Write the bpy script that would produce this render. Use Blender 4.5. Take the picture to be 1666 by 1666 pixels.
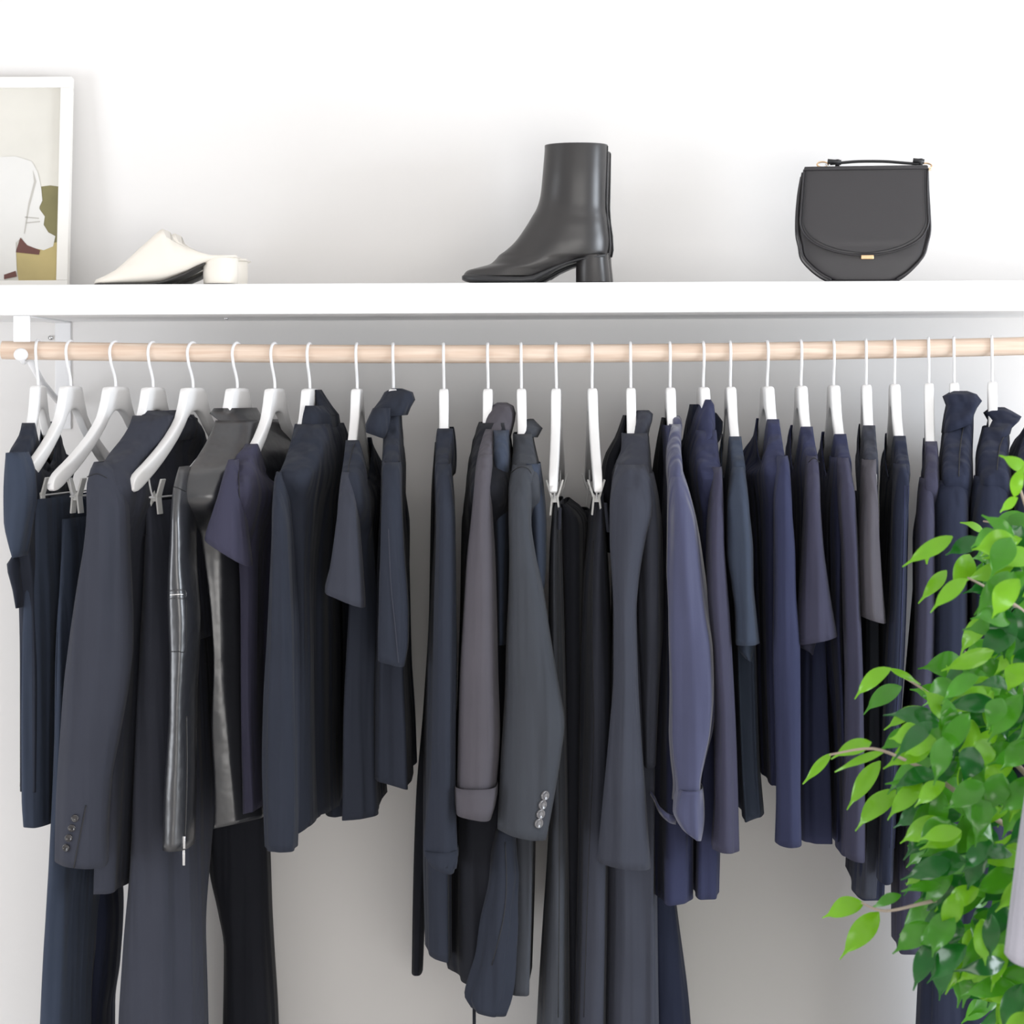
import bpy, bmesh, math, random
import numpy as np
from mathutils import Vector, Matrix
from mathutils.bvhtree import BVHTree

for o in list(bpy.data.objects): bpy.data.objects.remove(o)
SC = bpy.context.scene
COL = SC.collection

# ---------------------------------------------------------------- camera
F = 3389.0; CX = 900.0; CY = 640.0; CAMD = 3.6; CAMZ = 1.60; ROLL = 0.0044
cd = bpy.data.cameras.new('camera'); cam = bpy.data.objects.new('camera', cd); COL.objects.link(cam)
cd.sensor_width = 36; cd.lens = F / 1666 * 36
cd.shift_x = (833 - CX) / 1666; cd.shift_y = -(833 - CY) / 1666
cd.dof.use_dof = True; cd.dof.focus_distance = 3.45; cd.dof.aperture_fstop = 7.0
cam.matrix_world = Matrix.Translation((0, -CAMD, CAMZ)) @ Matrix.Rotation(math.pi / 2, 4, 'X') @ Matrix.Rotation(-ROLL, 4, 'Z')
SC.camera = cam

# ---------------------------------------------------------------- light
w = bpy.data.worlds.new('daylight'); SC.world = w; w.use_nodes = True
bg = w.node_tree.nodes['Background']; bg.inputs[0].default_value = (0.97, 0.975, 1.0, 1); bg.inputs[1].default_value = 0.66
def area(name, loc, target, sx, sy, power, col):
    l = bpy.data.lights.new(name, 'AREA'); l.shape = 'RECTANGLE'; l.size = sx; l.size_y = sy; l.energy = power; l.color = col
    o = bpy.data.objects.new(name, l); COL.objects.link(o); o.location = loc
    o.rotation_euler = (Vector(target) - Vector(loc)).to_track_quat('-Z', 'Y').to_euler()
area('window_light', (1.0, -4.8, 1.15), (0.0, 0.2, 1.3), 2.4, 1.3, 50, (1.0, 0.97, 0.93))
area('side_window_light', (3.7, -1.7, 1.4), (0.0, 0.0, 1.4), 1.4, 1.6, 125, (0.84, 0.91, 1.0))
area('left_window_light', (-3.5, -2.2, 1.2), (0.0, 0.0, 1.2), 1.2, 1.6, 50, (0.9, 0.94, 1.0))
SC.view_settings.view_transform = 'Standard'; SC.view_settings.look = 'None'
SC.view_settings.gamma = 1; SC.view_settings.use_curve_mapping = False
SC.view_settings.exposure = -0.02

# ---------------------------------------------------------------- helpers
def P(px, py, y):
    """a pixel of the photograph at world depth y -> world point"""
    d = (CAMD + y) / F; dx = px - CX; dy = py - CY
    return Vector(((dx - ROLL * dy) * d, y, CAMZ - (dy + ROLL * dx) * d))

def mat(name, col, rough=0.6, metal=0.0, sheen=0.0, bump=None, coat=0.0, spec=0.5, vary=0.0, trans=None):
    m = bpy.data.materials.new(name); m.use_nodes = True; nt = m.node_tree; b = nt.nodes['Principled BSDF']
    b.inputs['Base Color'].default_value = (*col, 1); b.inputs['Roughness'].default_value = rough
    b.inputs['Metallic'].default_value = metal; b.inputs['Specular IOR Level'].default_value = spec
    if sheen: b.inputs['Sheen Weight'].default_value = sheen; b.inputs['Sheen Roughness'].default_value = 0.45
    if coat: b.inputs['Coat Weight'].default_value = coat; b.inputs['Coat Roughness'].default_value = 0.15
    tc = nt.nodes.new('ShaderNodeTexCoord')
    if vary:
        n = nt.nodes.new('ShaderNodeTexNoise'); n.inputs['Scale'].default_value = 9; n.inputs['Detail'].default_value = 4
        nt.links.new(tc.outputs['Object'], n.inputs['Vector'])
        r = nt.nodes.new('ShaderNodeMapRange'); r.inputs['To Min'].default_value = 1 - vary; r.inputs['To Max'].default_value = 1 + vary
        nt.links.new(n.outputs['Fac'], r.inputs['Value'])
        mx = nt.nodes.new('ShaderNodeVectorMath'); mx.operation = 'SCALE'; mx.inputs[0].default_value = col
        nt.links.new(r.outputs['Result'], mx.inputs['Scale']); nt.links.new(mx.outputs[0], b.inputs['Base Color'])
    if bump:
        sc, st, dist = bump
        n = nt.nodes.new('ShaderNodeTexNoise'); n.inputs['Scale'].default_value = sc; n.inputs['Detail'].default_value = 3
        nt.links.new(tc.outputs['Object'], n.inputs['Vector'])
        bp = nt.nodes.new('ShaderNodeBump'); bp.inputs['Strength'].default_value = st; bp.inputs['Distance'].default_value = dist
        nt.links.new(n.outputs['Fac'], bp.inputs['Height']); nt.links.new(bp.outputs[0], b.inputs['Normal'])
    return m

def cloth(name, col, sheen=0.04, rough=0.85):
    m = mat(name, col, rough, sheen=sheen, bump=(900, 0.25, 0.0006), spec=0.16, vary=0.12)
    nt = m.node_tree; b1 = [n for n in nt.nodes if n.type == 'BUMP'][0]; tc = [n for n in nt.nodes if n.type == 'TEX_COORD'][0]
    mp = nt.nodes.new('ShaderNodeMapping'); mp.inputs['Scale'].default_value = (25, 25, 1.6)
    n = nt.nodes.new('ShaderNodeTexNoise'); n.inputs['Scale'].default_value = 1.0; n.inputs['Detail'].default_value = 1.5
    b2 = nt.nodes.new('ShaderNodeBump'); b2.inputs['Strength'].default_value = 0.7; b2.inputs['Distance'].default_value = 0.035
    nt.links.new(tc.outputs['Object'], mp.inputs[0]); nt.links.new(mp.outputs[0], n.inputs['Vector'])
    nt.links.new(n.outputs['Fac'], b2.inputs['Height']); nt.links.new(b2.outputs[0], b1.inputs['Normal'])
    return m
M = {
 'wall': mat('wall_paint', (0.82, 0.803, 0.785), 0.9, bump=(60, 0.05, 0.001), spec=0.2),
 'shelf': mat('shelf_paint', (0.88, 0.88, 0.88), 0.5),
 'floor': mat('floor_boards', (0.78, 0.74, 0.70), 0.6, vary=0.1),
 'white': mat('white_lacquer', (0.87, 0.865, 0.86), 0.38, vary=0.01),
 'wire': mat('white_wire', (0.86, 0.86, 0.87), 0.35),
 'clip': mat('clip_plastic', (0.78, 0.78, 0.76), 0.4),
 'slate': cloth('slate_cloth', (0.04, 0.051, 0.078)),
 'charcoal': cloth('charcoal_wool', (0.04, 0.043, 0.058)),
 'grey': cloth('grey_cotton', (0.08, 0.074, 0.087)),
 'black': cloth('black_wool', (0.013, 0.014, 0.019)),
 'ink': cloth('ink_knit', (0.023, 0.027, 0.04)),
 'navy': cloth('navy_cloth', (0.031, 0.035, 0.076)),
 'indigo': cloth('indigo_cotton', (0.058, 0.062, 0.118), 0.3, 0.6),
 'mauve': cloth('dusk_cloth', (0.044, 0.043, 0.072)),
 'coat': cloth('dark_navy_wool', (0.018, 0.022, 0.042)),
 'green_grey': cloth('green_grey_wool', (0.046, 0.05, 0.06)),
 'leather': mat('black_leather', (0.018, 0.019, 0.023), 0.33, bump=(12, 0.5, 0.012), spec=0.9, coat=0.3),
 'bootleather': mat('boot_leather', (0.026, 0.024, 0.024), 0.33, bump=(9, 0.15, 0.01), spec=0.6),
 'bagleather': mat('bag_leather', (0.027, 0.025, 0.028), 0.40, bump=(700, 0.2, 0.0005)),
 'trim': mat('dark_edge', (0.02, 0.02, 0.022), 0.4),
 'cream': mat('cream_leather', (0.80, 0.75, 0.67), 0.42, vary=0.02),
 'sole': mat('sole_rubber', (0.03, 0.028, 0.026), 0.5),
 'gold': mat('gold_metal', (0.72, 0.50, 0.30), 0.4, metal=1),
 'steel': mat('zip_steel', (0.75, 0.75, 0.75), 0.25, metal=1),
 'button': mat('horn_button', (0.12, 0.115, 0.12), 0.18, coat=0.6),
 'darkbutton': mat('dark_button', (0.015, 0.013, 0.015), 0.15, coat=0.6),
 'frame': mat('frame_paint', (0.86, 0.84, 0.80), 0.5),
 'sky': mat('print_sky', (0.68, 0.66, 0.60), 0.5, vary=0.12),
 'hill': mat('print_hill', (0.19, 0.17, 0.075), 0.5, vary=0.5),
 'sand': mat('print_sand', (0.48, 0.39, 0.17), 0.5, vary=0.35),
 'shirt': mat('print_shirt', (0.72, 0.71, 0.68), 0.5, vary=0.05),
 'crease': mat('print_crease', (0.50, 0.48, 0.44), 0.5),
 'skin': mat('print_hand', (0.13, 0.05, 0.04), 0.5),
 'stitch': mat('stitching', (0.010, 0.010, 0.012), 0.6),
 'pale': cloth('pale_grey_cloth', (0.42, 0.41, 0.46)),
 'pot': mat('glazed_pot', (0.75, 0.74, 0.72), 0.4), 'soil': mat('potting_soil', (0.05, 0.035, 0.025), 0.95, bump=(60, 1, 0.01)),
 'bark': mat('ficus_bark', (0.33, 0.26, 0.21), 0.8, bump=(90, 0.4, 0.002)),
}
def wood():
    m = mat('pale_beech', (0.75, 0.55, 0.42), 0.5); nt = m.node_tree; b = nt.nodes['Principled BSDF']
    tc = nt.nodes.new('ShaderNodeTexCoord'); mp = nt.nodes.new('ShaderNodeMapping'); mp.inputs['Scale'].default_value = (3, 70, 70)
    n = nt.nodes.new('ShaderNodeTexNoise'); n.inputs['Scale'].default_value = 2; n.inputs['Detail'].default_value = 6; n.inputs['Distortion'].default_value = 0.6
    r = nt.nodes.new('ShaderNodeValToRGB'); r.color_ramp.elements[0].position = 0.3; r.color_ramp.elements[0].color = (0.68, 0.50, 0.38, 1)
    r.color_ramp.elements[1].position = 0.7; r.color_ramp.elements[1].color = (0.82, 0.68, 0.56, 1)
    nt.links.new(tc.outputs['Object'], mp.inputs[0]); nt.links.new(mp.outputs[0], n.inputs['Vector'])
    nt.links.new(n.outputs['Fac'], r.inputs[0]); nt.links.new(r.outputs[0], b.inputs['Base Color'])
    return m
M['wood'] = wood()
def leafmat(name, col, tcol, rough):
    m = mat(name, col, rough, coat=0.35, vary=0.15); nt = m.node_tree; b = nt.nodes['Principled BSDF']
    t = nt.nodes.new('ShaderNodeBsdfTranslucent'); t.inputs[0].default_value = (*tcol, 1)
    mx = nt.nodes.new('ShaderNodeMixShader'); mx.inputs[0].default_value = 0.35
    nt.links.new(b.outputs[0], mx.inputs[1]); nt.links.new(t.outputs[0], mx.inputs[2])
    nt.links.new(mx.outputs[0], nt.nodes['Material Output'].inputs['Surface']); return m
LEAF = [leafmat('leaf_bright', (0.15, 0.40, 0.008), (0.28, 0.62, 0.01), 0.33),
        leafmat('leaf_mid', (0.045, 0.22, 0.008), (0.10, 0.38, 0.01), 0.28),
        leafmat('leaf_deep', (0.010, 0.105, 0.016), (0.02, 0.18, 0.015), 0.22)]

def smooth(me):
    for p in me.polygons: p.use_smooth = True
def obj(name, verts, faces, m, parent=None, sm=True):
    me = bpy.data.meshes.new(name); me.from_pydata([tuple(v) for v in verts], [], faces); me.validate()
    bm = bmesh.new(); bm.from_mesh(me); bmesh.ops.recalc_face_normals(bm, faces=bm.faces); bm.to_mesh(me); bm.free()
    if sm: smooth(me)
    for mm in (m if isinstance(m, (list, tuple)) else [m]): me.materials.append(mm)
    o = bpy.data.objects.new(name, me); COL.objects.link(o)
    if parent: o.parent = parent
    return o
def empty(name, label, cat, group=None, loc=(0, 0, 0)):
    o = bpy.data.objects.new(name, None); COL.objects.link(o); o.empty_display_size = 0.05
    tag(o, label, cat, group); return o
def tag(o, label, cat, group=None):
    o['label'] = label; o['category'] = cat
    if group: o['group'] = group
class MB:
    def __init__(s): s.v = []; s.f = []
    def add(s, v, f):
        n = len(s.v); s.v += [Vector(a) for a in v]; s.f += [tuple(i + n for i in q) for q in f]
    def box(s, a, b, R=None):
        x0, y0, z0 = a; x1, y1, z1 = b
        v = [Vector(q) for q in ((x0,y0,z0),(x1,y0,z0),(x1,y1,z0),(x0,y1,z0),(x0,y0,z1),(x1,y0,z1),(x1,y1,z1),(x0,y1,z1))]
        if R: v = [R @ q for q in v]
        s.add(v, [(0,3,2,1),(4,5,6,7),(0,1,5,4),(1,2,6,5),(2,3,7,6),(3,0,4,7)])
    def tube(s, pts, r, n=10, cap=True):
        pts = [Vector(p) for p in pts]; rs = r if isinstance(r, (list, tuple)) else [r] * len(pts)
        rings = []; up = Vector((0.13, 0.21, 1)).normalized(); prev = None
        for i, p in enumerate(pts):
            t = (pts[min(i + 1, len(pts) - 1)] - pts[max(i - 1, 0)]).normalized()
            if prev is None:
                a = t.cross(up)
                if a.length < 0.2: a = t.cross(Vector((1, 0, 0)))
            else: a = prev - t * prev.dot(t)
            a.normalize(); prev = a; b = t.cross(a)
            rings.append([p + (a * math.cos(2 * math.pi * k / n) + b * math.sin(2 * math.pi * k / n)) * rs[i] for k in range(n)])
        v = [q for rg in rings for q in rg]; f = []
        for i in range(len(pts) - 1):
            for k in range(n):
                k2 = (k + 1) % n; f.append((i*n+k, i*n+k2, (i+1)*n+k2, (i+1)*n+k))
        if cap: f.append(tuple(range(n))[::-1]); f.append(tuple((len(pts)-1)*n + k for k in range(n)))
        s.add(v, f)
    def build(s, name, m, parent=None, sm=False, bevel=0.0):
        o = obj(name, s.v, s.f, m, parent, sm)
        if bevel:
            b = o.modifiers.new('bevel', 'BEVEL'); b.width = bevel; b.segments = 2; b.limit_method = 'ANGLE'
            smooth(o.data)
            try: o.data.set_sharp_from_angle(angle=math.radians(50))
            except Exception: pass
        return o
def spline(pts, n):
    P_ = [Vector(p) for p in pts]; out = []
    for i in range(len(P_) - 1):
        a = P_[max(i-1, 0)]; b = P_[i]; c = P_[i+1]; d = P_[min(i+2, len(P_)-1)]
        for k in range(n):
            t = k / n
            out.append(0.5*((2*b)+(c-a)*t+(2*a-5*b+4*c-d)*t*t+(3*b-a-3*c+d)*t**3))
    out.append(P_[-1]); return out

def herm(ts, ys, t):
    ts = np.asarray(ts, float); ys = np.asarray(ys, float); h = np.diff(ts); d = np.diff(ys) / h
    m = np.zeros(len(ys)); m[0] = d[0]; m[-1] = d[-1]
    for i in range(1, len(ys) - 1):
        m[i] = 0 if d[i-1] * d[i] <= 0 else 2 * d[i-1] * d[i] / (d[i-1] + d[i])
    i = np.clip(np.searchsorted(ts, t, side='right') - 1, 0, len(h) - 1); s = (t - ts[i]) / h[i]
    return ((1+2*s)*(1-s)**2)*ys[i] + s*(1-s)**2*h[i]*m[i] + s*s*(3-2*s)*ys[i+1] + s*s*(s-1)*h[i]*m[i+1]

def loft(name, rows, m, parent=None, slope=0.0, n=2.0, wave=0.0, wk=38.0, folds=0.0, seed=0, hem=(0, 0), hemy=0.0,
         thick=0.0018, N=44, step=0.013, cap=(False, False), ramp0=0.0, label=None, wob=0.0, neck=0.0):
    """cloth tube: rows (py, xl, xr, yfront, yback) from top to bottom, real depth and thickness"""
    rs = random.Random(seed * 7 + 3)
    T = [0.0]; W = []
    for r in rows:
        py, xl, xr, yf, yb = r; c = P((xl + xr) / 2, py, yf)
        W.append((c.z, P(xl, py, yf).x, P(xr, py, yf).x, yf, yb))
    for a, b in zip(W[:-1], W[1:]): T.append(T[-1] + math.hypot(a[0]-b[0], 0.5*(a[3]-b[3])) + 0.002)
    L = T[-1]; nr = max(4, int(L / step)); tt = np.linspace(0, L, nr)
    A = np.array(W); Q = [herm(T, A[:, k], tt) for k in range(5)]
    ph = [rs.uniform(0, 6.28) for _ in range(6)]; dr = [rs.uniform(-1.5, 1.5) for _ in range(6)]
    bot = Q[0][-1]; V = []
    for i in range(nr):
        z, xl, xr, yf, yb = (q[i] for q in Q); u = tt[i] / L
        ramp = max(0.0, min(1.0, (u - ramp0) / max(1e-6, 0.45)))
        ramp = ramp * ramp * (3 - 2 * ramp) if ramp < 1 else 1.0
        yc = (yf + yb) / 2; hy = (yb - yf) / 2; hx = max(0.0006, (xr - xl) / 2); xc = (xl + xr) / 2
        hw = max(0, 1 - (z - bot) / 0.14) if L > 0.2 else u
        wo = wob * math.sin(z * 23 + ph[5]) * ramp
        for k in range(N):
            a = 2 * math.pi * k / N; ca, sa = math.cos(a), math.sin(a)
            X = math.copysign(abs(sa) ** (2 / n), sa); Y = -math.copysign(abs(ca) ** (2 / n), ca)
            g = 1 + ramp * folds * (0.55 * math.sin(3*a + ph[0] + dr[0]*u*2) + 0.4 * math.sin(5*a + ph[1] + dr[1]*u*2.5) + 0.3 * math.sin(8*a + ph[2] + dr[2]*u*3))
            y = yc + hy * Y * (1 + (g - 1) * 0.6); x = xc + hx * X * g + slope * (y - (yc if yb - yf < 0.13 else yf)) + wo
            if wave:
                q = wave * (0.25 + 0.75 * ramp)
                f = math.sin(wk*(y-yf) + ph[3] + dr[3]*u) + 0.5*math.sin(wk*1.9*(y-yf) + ph[4] + dr[4]*u)
                f0 = math.sin(ph[3] + dr[3]*u) + 0.5*math.sin(ph[4] + dr[4]*u)
                x += q * (f - f0)
            if neck: z0_ = neck * max(0.0, 1 - (Y / 0.93) ** 2) * max(0.0, 1 - tt[i] / 0.17) ** 1.5
            else: z0_ = 0.0
            zz = z - z0_ - hw * ((hem[0] * (1 - X) / 2 + hem[1] * (1 + X) / 2) + hemy * (Y + 1) / 2) * (CAMD + yf) / F
            V.append((x, y, zz))
    Fc = []
    for i in range(nr - 1):
        for k in range(N):
            k2 = (k + 1) % N; Fc.append((i*N+k, i*N+k2, (i+1)*N+k2, (i+1)*N+k))
    if cap[0]: Fc.append(tuple(range(N)))
    if cap[1]: Fc.append(tuple((nr-1)*N + k for k in range(N)))
    o = obj(name, V, Fc, m, parent)
    if thick:
        s = o.modifiers.new('thickness', 'SOLIDIFY'); s.thickness = thick; s.offset = -1
    if label: o['label'] = label
    o['_n'] = 0; del o['_n']
    return o

def hit(o, px, py, lift=0.001):
    me = o.data; t = BVHTree.FromPolygons([v.co for v in me.vertices], [tuple(p.vertices) for p in me.polygons])
    c = Vector((0, -CAMD, CAMZ)); d = (P(px, py, 0) - c).normalized(); h = t.ray_cast(c, d)
    if h[0] is None: return P(px, py, -0.22), Vector((0, -1, 0))
    nrm = h[1] if h[1].dot(d) < 0 else -h[1]
    return h[0] + nrm * lift, nrm

# ---------------------------------------------------------------- setting
YW = 0.28
def structure(name, a, b, m):
    q = MB(); q.box(a, b); o = q.build(name, m); o['kind'] = 'structure'; return o
structure('wall_back', (-4, YW, 0), (4, YW + 0.1, 3.0), M['wall'])
structure('floor', (-4, -5.2, -0.1), (4, YW + 0.1, 0), M['floor'])
structure('ceiling', (-4, -5.2, 2.75), (4, YW + 0.1, 2.85), M['wall'])
structure('baseboard_back', (-4, YW - 0.015, 0), (4, YW, 0.11), M['shelf'])

# ---------------------------------------------------------------- shelf, bracket, rail
zt = P(900, 459.5, -0.045).z; zb = P(900, 509, -0.045).z
q = MB(); q.box((-1.5, -0.045, zb), (1.5, YW, zt)); sh = q.build('wall_shelf', M['shelf'], bevel=0.002)
tag(sh, 'long thick white wall shelf carrying the shoes, bag and picture', 'shelf')
def rod_z(x):
    return P(x * F / CAMD + CX, 0, 0).z * 0 + (CAMZ + (640 - 575.5) * CAMD / F + 0.0105 * min(1.0, (abs(x + 0.05) / 0.9)) ** 2)
RR = 0.0158
x0 = P(4, 570, 0).x
pts = [(x0 + (1.35 - x0) * i / 40, 0, rod_z(x0 + (1.35 - x0) * i / 40)) for i in range(41)]
q = MB(); q.tube(pts, RR, 28); rod = q.build('hanging_rail', M['wood'], sm=True)
try: rod.data.set_sharp_from_angle(angle=math.radians(50))
except Exception: pass
tag(rod, 'round pale wooden clothes rail under the white shelf', 'clothes rail')
bx = P(41, 560, 0.0).x; bz = rod_z(bx)
br = empty('rail_bracket', 'white metal bracket holding up the left end of the wooden rail', 'bracket')
q = MB(); q.box((bx - 0.0145, -0.012, zb - 0.003), (bx + 0.0145, YW, zb)); q.build('top_arm', M['wire'], br, bevel=0.001)
q = MB(); q.box((bx - 0.0145, YW - 0.004, zb - 0.20), (bx + 0.0145, YW, zb)); q.build('wall_plate', M['wire'], br, bevel=0.001)
q = MB(); q.box((bx - 0.0145, -0.024, zb - 0.045), (bx + 0.0145, -0.021, zb)); q.build('drop_strap', M['wire'], br, bevel=0.001)
q = MB(); q.tube([(bx, 0.02, bz - 0.012), (bx, 0.12, bz - 0.055), (bx, YW - 0.004, bz - 0.10)], 0.006, 10); q.build('brace', M['wire'], br, sm=True)
q = MB()
arc = [(bx - 0.002, 0.0235 * math.cos(a), bz + 0.0205 * math.sin(a)) for a in [math.radians(t) for t in range(0, -185, -12)]]
q.tube(arc, 0.0045, 10); q.build('hook', M['wire'], br, sm=True)
kc = P(33, 577, -0.03)
bm = bmesh.new(); bmesh.ops.create_uvsphere(bm, u_segments=20, v_segments=12, radius=0.0125, matrix=Matrix.Translation((kc.x, -0.026, kc.z)) @ Matrix.Diagonal((1, 0.7, 0.9, 1)))
me = bpy.data.meshes.new('end_knob'); bm.to_mesh(me); bm.free(); smooth(me); me.materials.append(M['wire'])
o = bpy.data.objects.new('end_knob', me); COL.objects.link(o); o.parent = br
s_ = P(365, 521, 0.1); q = MB(); q.tube([(s_.x, 0.12, zb + 0.001), (s_.x, 0.12, zb - 0.003)], 0.004, 12)
o = q.build('screw', M['steel'], sm=True); o.parent = sh
q = MB(); q.tube([(P(83,540,YW).x, YW, zb-0.03), (P(83,540,YW).x, YW-0.006, zb-0.03)], 0.004, 12); q.build('screw', M['steel'], br, sm=True)

# ---------------------------------------------------------------- hangers
HW = 0.212
HEAD_Z = CAMZ + (640 - 632) * CAMD / F
def hanger_mesh():
    us = [-HW, -HW+0.002, -0.207, -0.198, -0.185, -0.165, -0.14, -0.115, -0.09, -0.068, -0.054, -0.046, -0.039, -0.035, -0.032]
    us = us + [-0.018, -0.009, 0] + [0.009, 0.018] + [-u for u in reversed(us)]
    def top(u):
        a = abs(u); return np.interp(a, [0, .030, .033, .038, .046, .055, .075, .10, .13, .16, .185, .2, .208, HW], [0, 0, -.002, -.019, -.037, -.053, -.071, -.089, -.107, -.123, -.135, -.143, -.150, -.158])
    def bot(u):
        a = abs(u); return np.interp(a, [0, .016, .03, .045, .07, .10, .13, .16, .19, .205, HW], [-.040, -.042, -.052, -.068, -.091, -.114, -.134, -.151, -.167, -.172, -.168])
    def th(u):
        a = abs(u); return np.interp(a, [0, .04, .09, .15, .195, HW], [.0082, .0082, .0080, .0078, .0075, .006])
    V = []; n = 16
    for u in us:
        t, b, h = top(u), bot(u), th(u); c = (t + b) / 2; r = (t - b) / 2
        for k in range(n):
            a = 2 * math.pi * (k + .5) / n
            V.append((math.copysign(abs(math.cos(a)) ** 0.30, math.cos(a)) * h, u, c + math.copysign(abs(math.sin(a)) ** 0.30, math.sin(a)) * r))
    Fc = []
    for i in range(len(us) - 1):
        for k in range(n):
            k2 = (k + 1) % n; Fc.append((i*n+k, i*n+k2, (i+1)*n+k2, (i+1)*n+k))
    Fc.append(tuple(range(n))); Fc.append(tuple((len(us)-1)*n + k for k in range(n)))
    return V, Fc
HV, HF = hanger_mesh()
HP = []   # hanger placement: pivot x, slope
def make_hanger(label, clips):
    t = empty('clothes_hanger', label, 'hanger', 'white hangers on the wooden rail')
    b = obj('shoulder_bar', HV, HF, M['white'], t)
    # hook: from the head up, round the rail (origin = head top; rail centre 60 mm above it)
    rc = RC
    pts = [(0, 0, -0.012), (0, 0, 0.0), (0, -0.001, 0.012), (0, -0.007, 0.026), (0, -0.014, 0.038)]
    for a in range(200, -20, -20): pts.append((0, 0.0195 * math.cos(math.radians(a)), rc + 0.0195 * math.sin(math.radians(a)) - 0.0015))
    q = MB(); q.tube(spline(pts, 3), 0.0025, 10); q.build('hook', M['wire'], t, sm=True)
    if clips:
        pts = [(0, -0.155, -0.145), (0, -0.150, -0.165), (0, -0.142, -0.180), (0, -0.130, -0.183), (0, 0.130, -0.183), (0, 0.142, -0.180), (0, 0.150, -0.165), (0, 0.155, -0.145)]
        q = MB(); q.tube(spline(pts, 4), 0.0016, 8); q.build('clip_bar', M['wire'], t, sm=True)
        for u in (-0.131, 0.131):
            q = MB()
            for s in (-1, 1):
                # a jaw: leans outwards above the bar, closes on the cloth below it
                R = Matrix.Translation((0, u, -0.186)) @ Matrix.Rotation(s * math.radians(17), 4, 'Y')
                q.box((s*0.0035 - 0.0016, -0.008, 0.004), (s*0.0035 + 0.0016, 0.008, 0.036), R)
                R = Matrix.Translation((0, u, -0.186)) @ Matrix.Rotation(s * math.radians(-6), 4, 'Y')
                q.box((s*0.0050 - 0.0016, -0.008, -0.026), (s*0.0050 + 0.0016, 0.008, 0.008), R)
            q.box((-0.006, -0.005, -0.190), (0.006, 0.005, -0.179), Matrix.Translation((0, u, 0)))
            q.build('clip', M['clip'], t, bevel=0.0008)
    return t
RC = rod_z(0) - HEAD_Z
# (hook px, front shoulder px, front shoulder py, has clips, label)
HANG = [
 (62, 22, 750, 0, 'white hanger nearest the left bracket, holding the ink-blue sleeveless top'),
 (115, 33, 765, 1, 'bare white clip hanger holding the short slate skirt at far left'),
 (188, 82, 765, 1, 'bare white clip hanger left of the first blazer, holding wide trousers'),
 (249, 160, 770, 0, 'white hanger with its square head above the first charcoal blazer'),
 (314, 212, 780, 1, 'bare white clip hanger between the first blazer and the leather jacket'),
 (386, 297, 775, 0, 'white hanger inside the shiny black leather jacket'),
 (447, 378, 755, 0, 'white hanger with one arm showing out of the mauve short sleeved tee'),
 (504, 458, 775, 0, 'white hanger inside the black turtleneck sweater'),
 (581, 562, 770, 0, 'white edge-on hanger in the charcoal tee left of the big knotted collar'),
 (640, 634, 760, 0, 'white hanger whose head is hidden under the big dark collar'),
 (722, 720, 770, 0, 'white hanger inside the long narrow black cardigan beside the empty gap'),
 (794, 788, 760, 0, 'white hanger inside the grey trench coat with a turned-up cuff'),
 (848, 850, 770, 0, 'white hanger inside the blazer with four shiny cuff buttons'),
 (905, 899, 790, 1, 'bare white clip hanger seen edge-on, left one of the middle pair'),
 (963, 972, 780, 1, 'bare white clip hanger seen edge-on, right one of the middle pair'),
 (1026, 1029, 770, 0, 'white hanger inside the long charcoal coat right of the middle clip hangers'),
 (1090, 1100, 765, 0, 'white hanger inside the indigo shirt with the rolled sleeve'),
 (1144, 1166, 770, 0, 'white hanger mostly hidden by the tall funnel collar of the dusk-blue top'),
 (1188, 1203, 770, 0, 'white hanger in the slate tee right of the funnel-collar top'),
 (1248, 1276, 755, 0, 'white hanger in the wide navy long sleeved top'),
 (1303, 1325, 750, 0, 'white hanger in the tee whose flared sleeve hangs widest'),
 (1356, 1378, 780, 0, 'white hanger in the navy top between the two short sleeved tees on the right'),
 (1409, 1419, 760, 0, 'white hanger in the grey tee with the open round sleeve end'),
 (1455, 1470, 775, 0, 'white hanger in the dark piped top right of the grey tee'),
 (1511, 1514, 790, 0, 'white hanger in the plum-navy top just left of the wool coats'),
 (1552, 1556, 790, 0, 'white hanger mostly hidden by the left wool coat collar'),
 (1614, 1617, 790, 0, 'white hanger inside the right wool coat by the frame edge'),
]
for i, (hx, tx, ty, cl, lab) in enumerate(HANG):
    X = P(hx, 572, 0).x; Xt = P(tx, ty, -0.2).x
    slope = (X - Xt) / 0.2                      # dX/dy along the hanger
    t = make_hanger(lab, cl); t.location = (X, 0, rod_z(X) - RC)
    t.rotation_euler = (0, math.radians(-0.35), -math.atan(slope))
    HP.append((X, slope))

# ---------------------------------------------------------------- garments
GRP = 'dark clothes hanging on the rail'
def B(rows, back=None):
    """body rows (py, xl, xr, yf[, yb])"""
    return [r if len(r) == 5 else (*r, -r[3] if back is None else back) for r in rows]
def S(rows, yc=-0.218, d=0.045):
    out = []
    for r in rows:
        dd = r[3] if len(r) > 3 else d
        out.append((r[0], r[1], r[2], yc - dd, yc + dd))
    return out
def back_sleeve(t, h, m, py0, py1, wpx=34):
    """far sleeve, on the wall side of the garment"""
    X, sl = HP[h]; ys = 0.19; xc = X + sl * ys; D = (CAMD + ys) / F
    pc = xc / D + CX
    rows = [(py0, pc - 12, pc + 12, ys - 0.03, ys + 0.02), (py0 + 60, pc - wpx*.5, pc + wpx*.5, ys - 0.045, ys + 0.04), (py1, pc - wpx*.42, pc + wpx*.42, ys - 0.045, ys + 0.035)]
    loft('sleeve', rows, m, t, n=2, folds=0.1, seed=h + 50, N=28)
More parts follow.
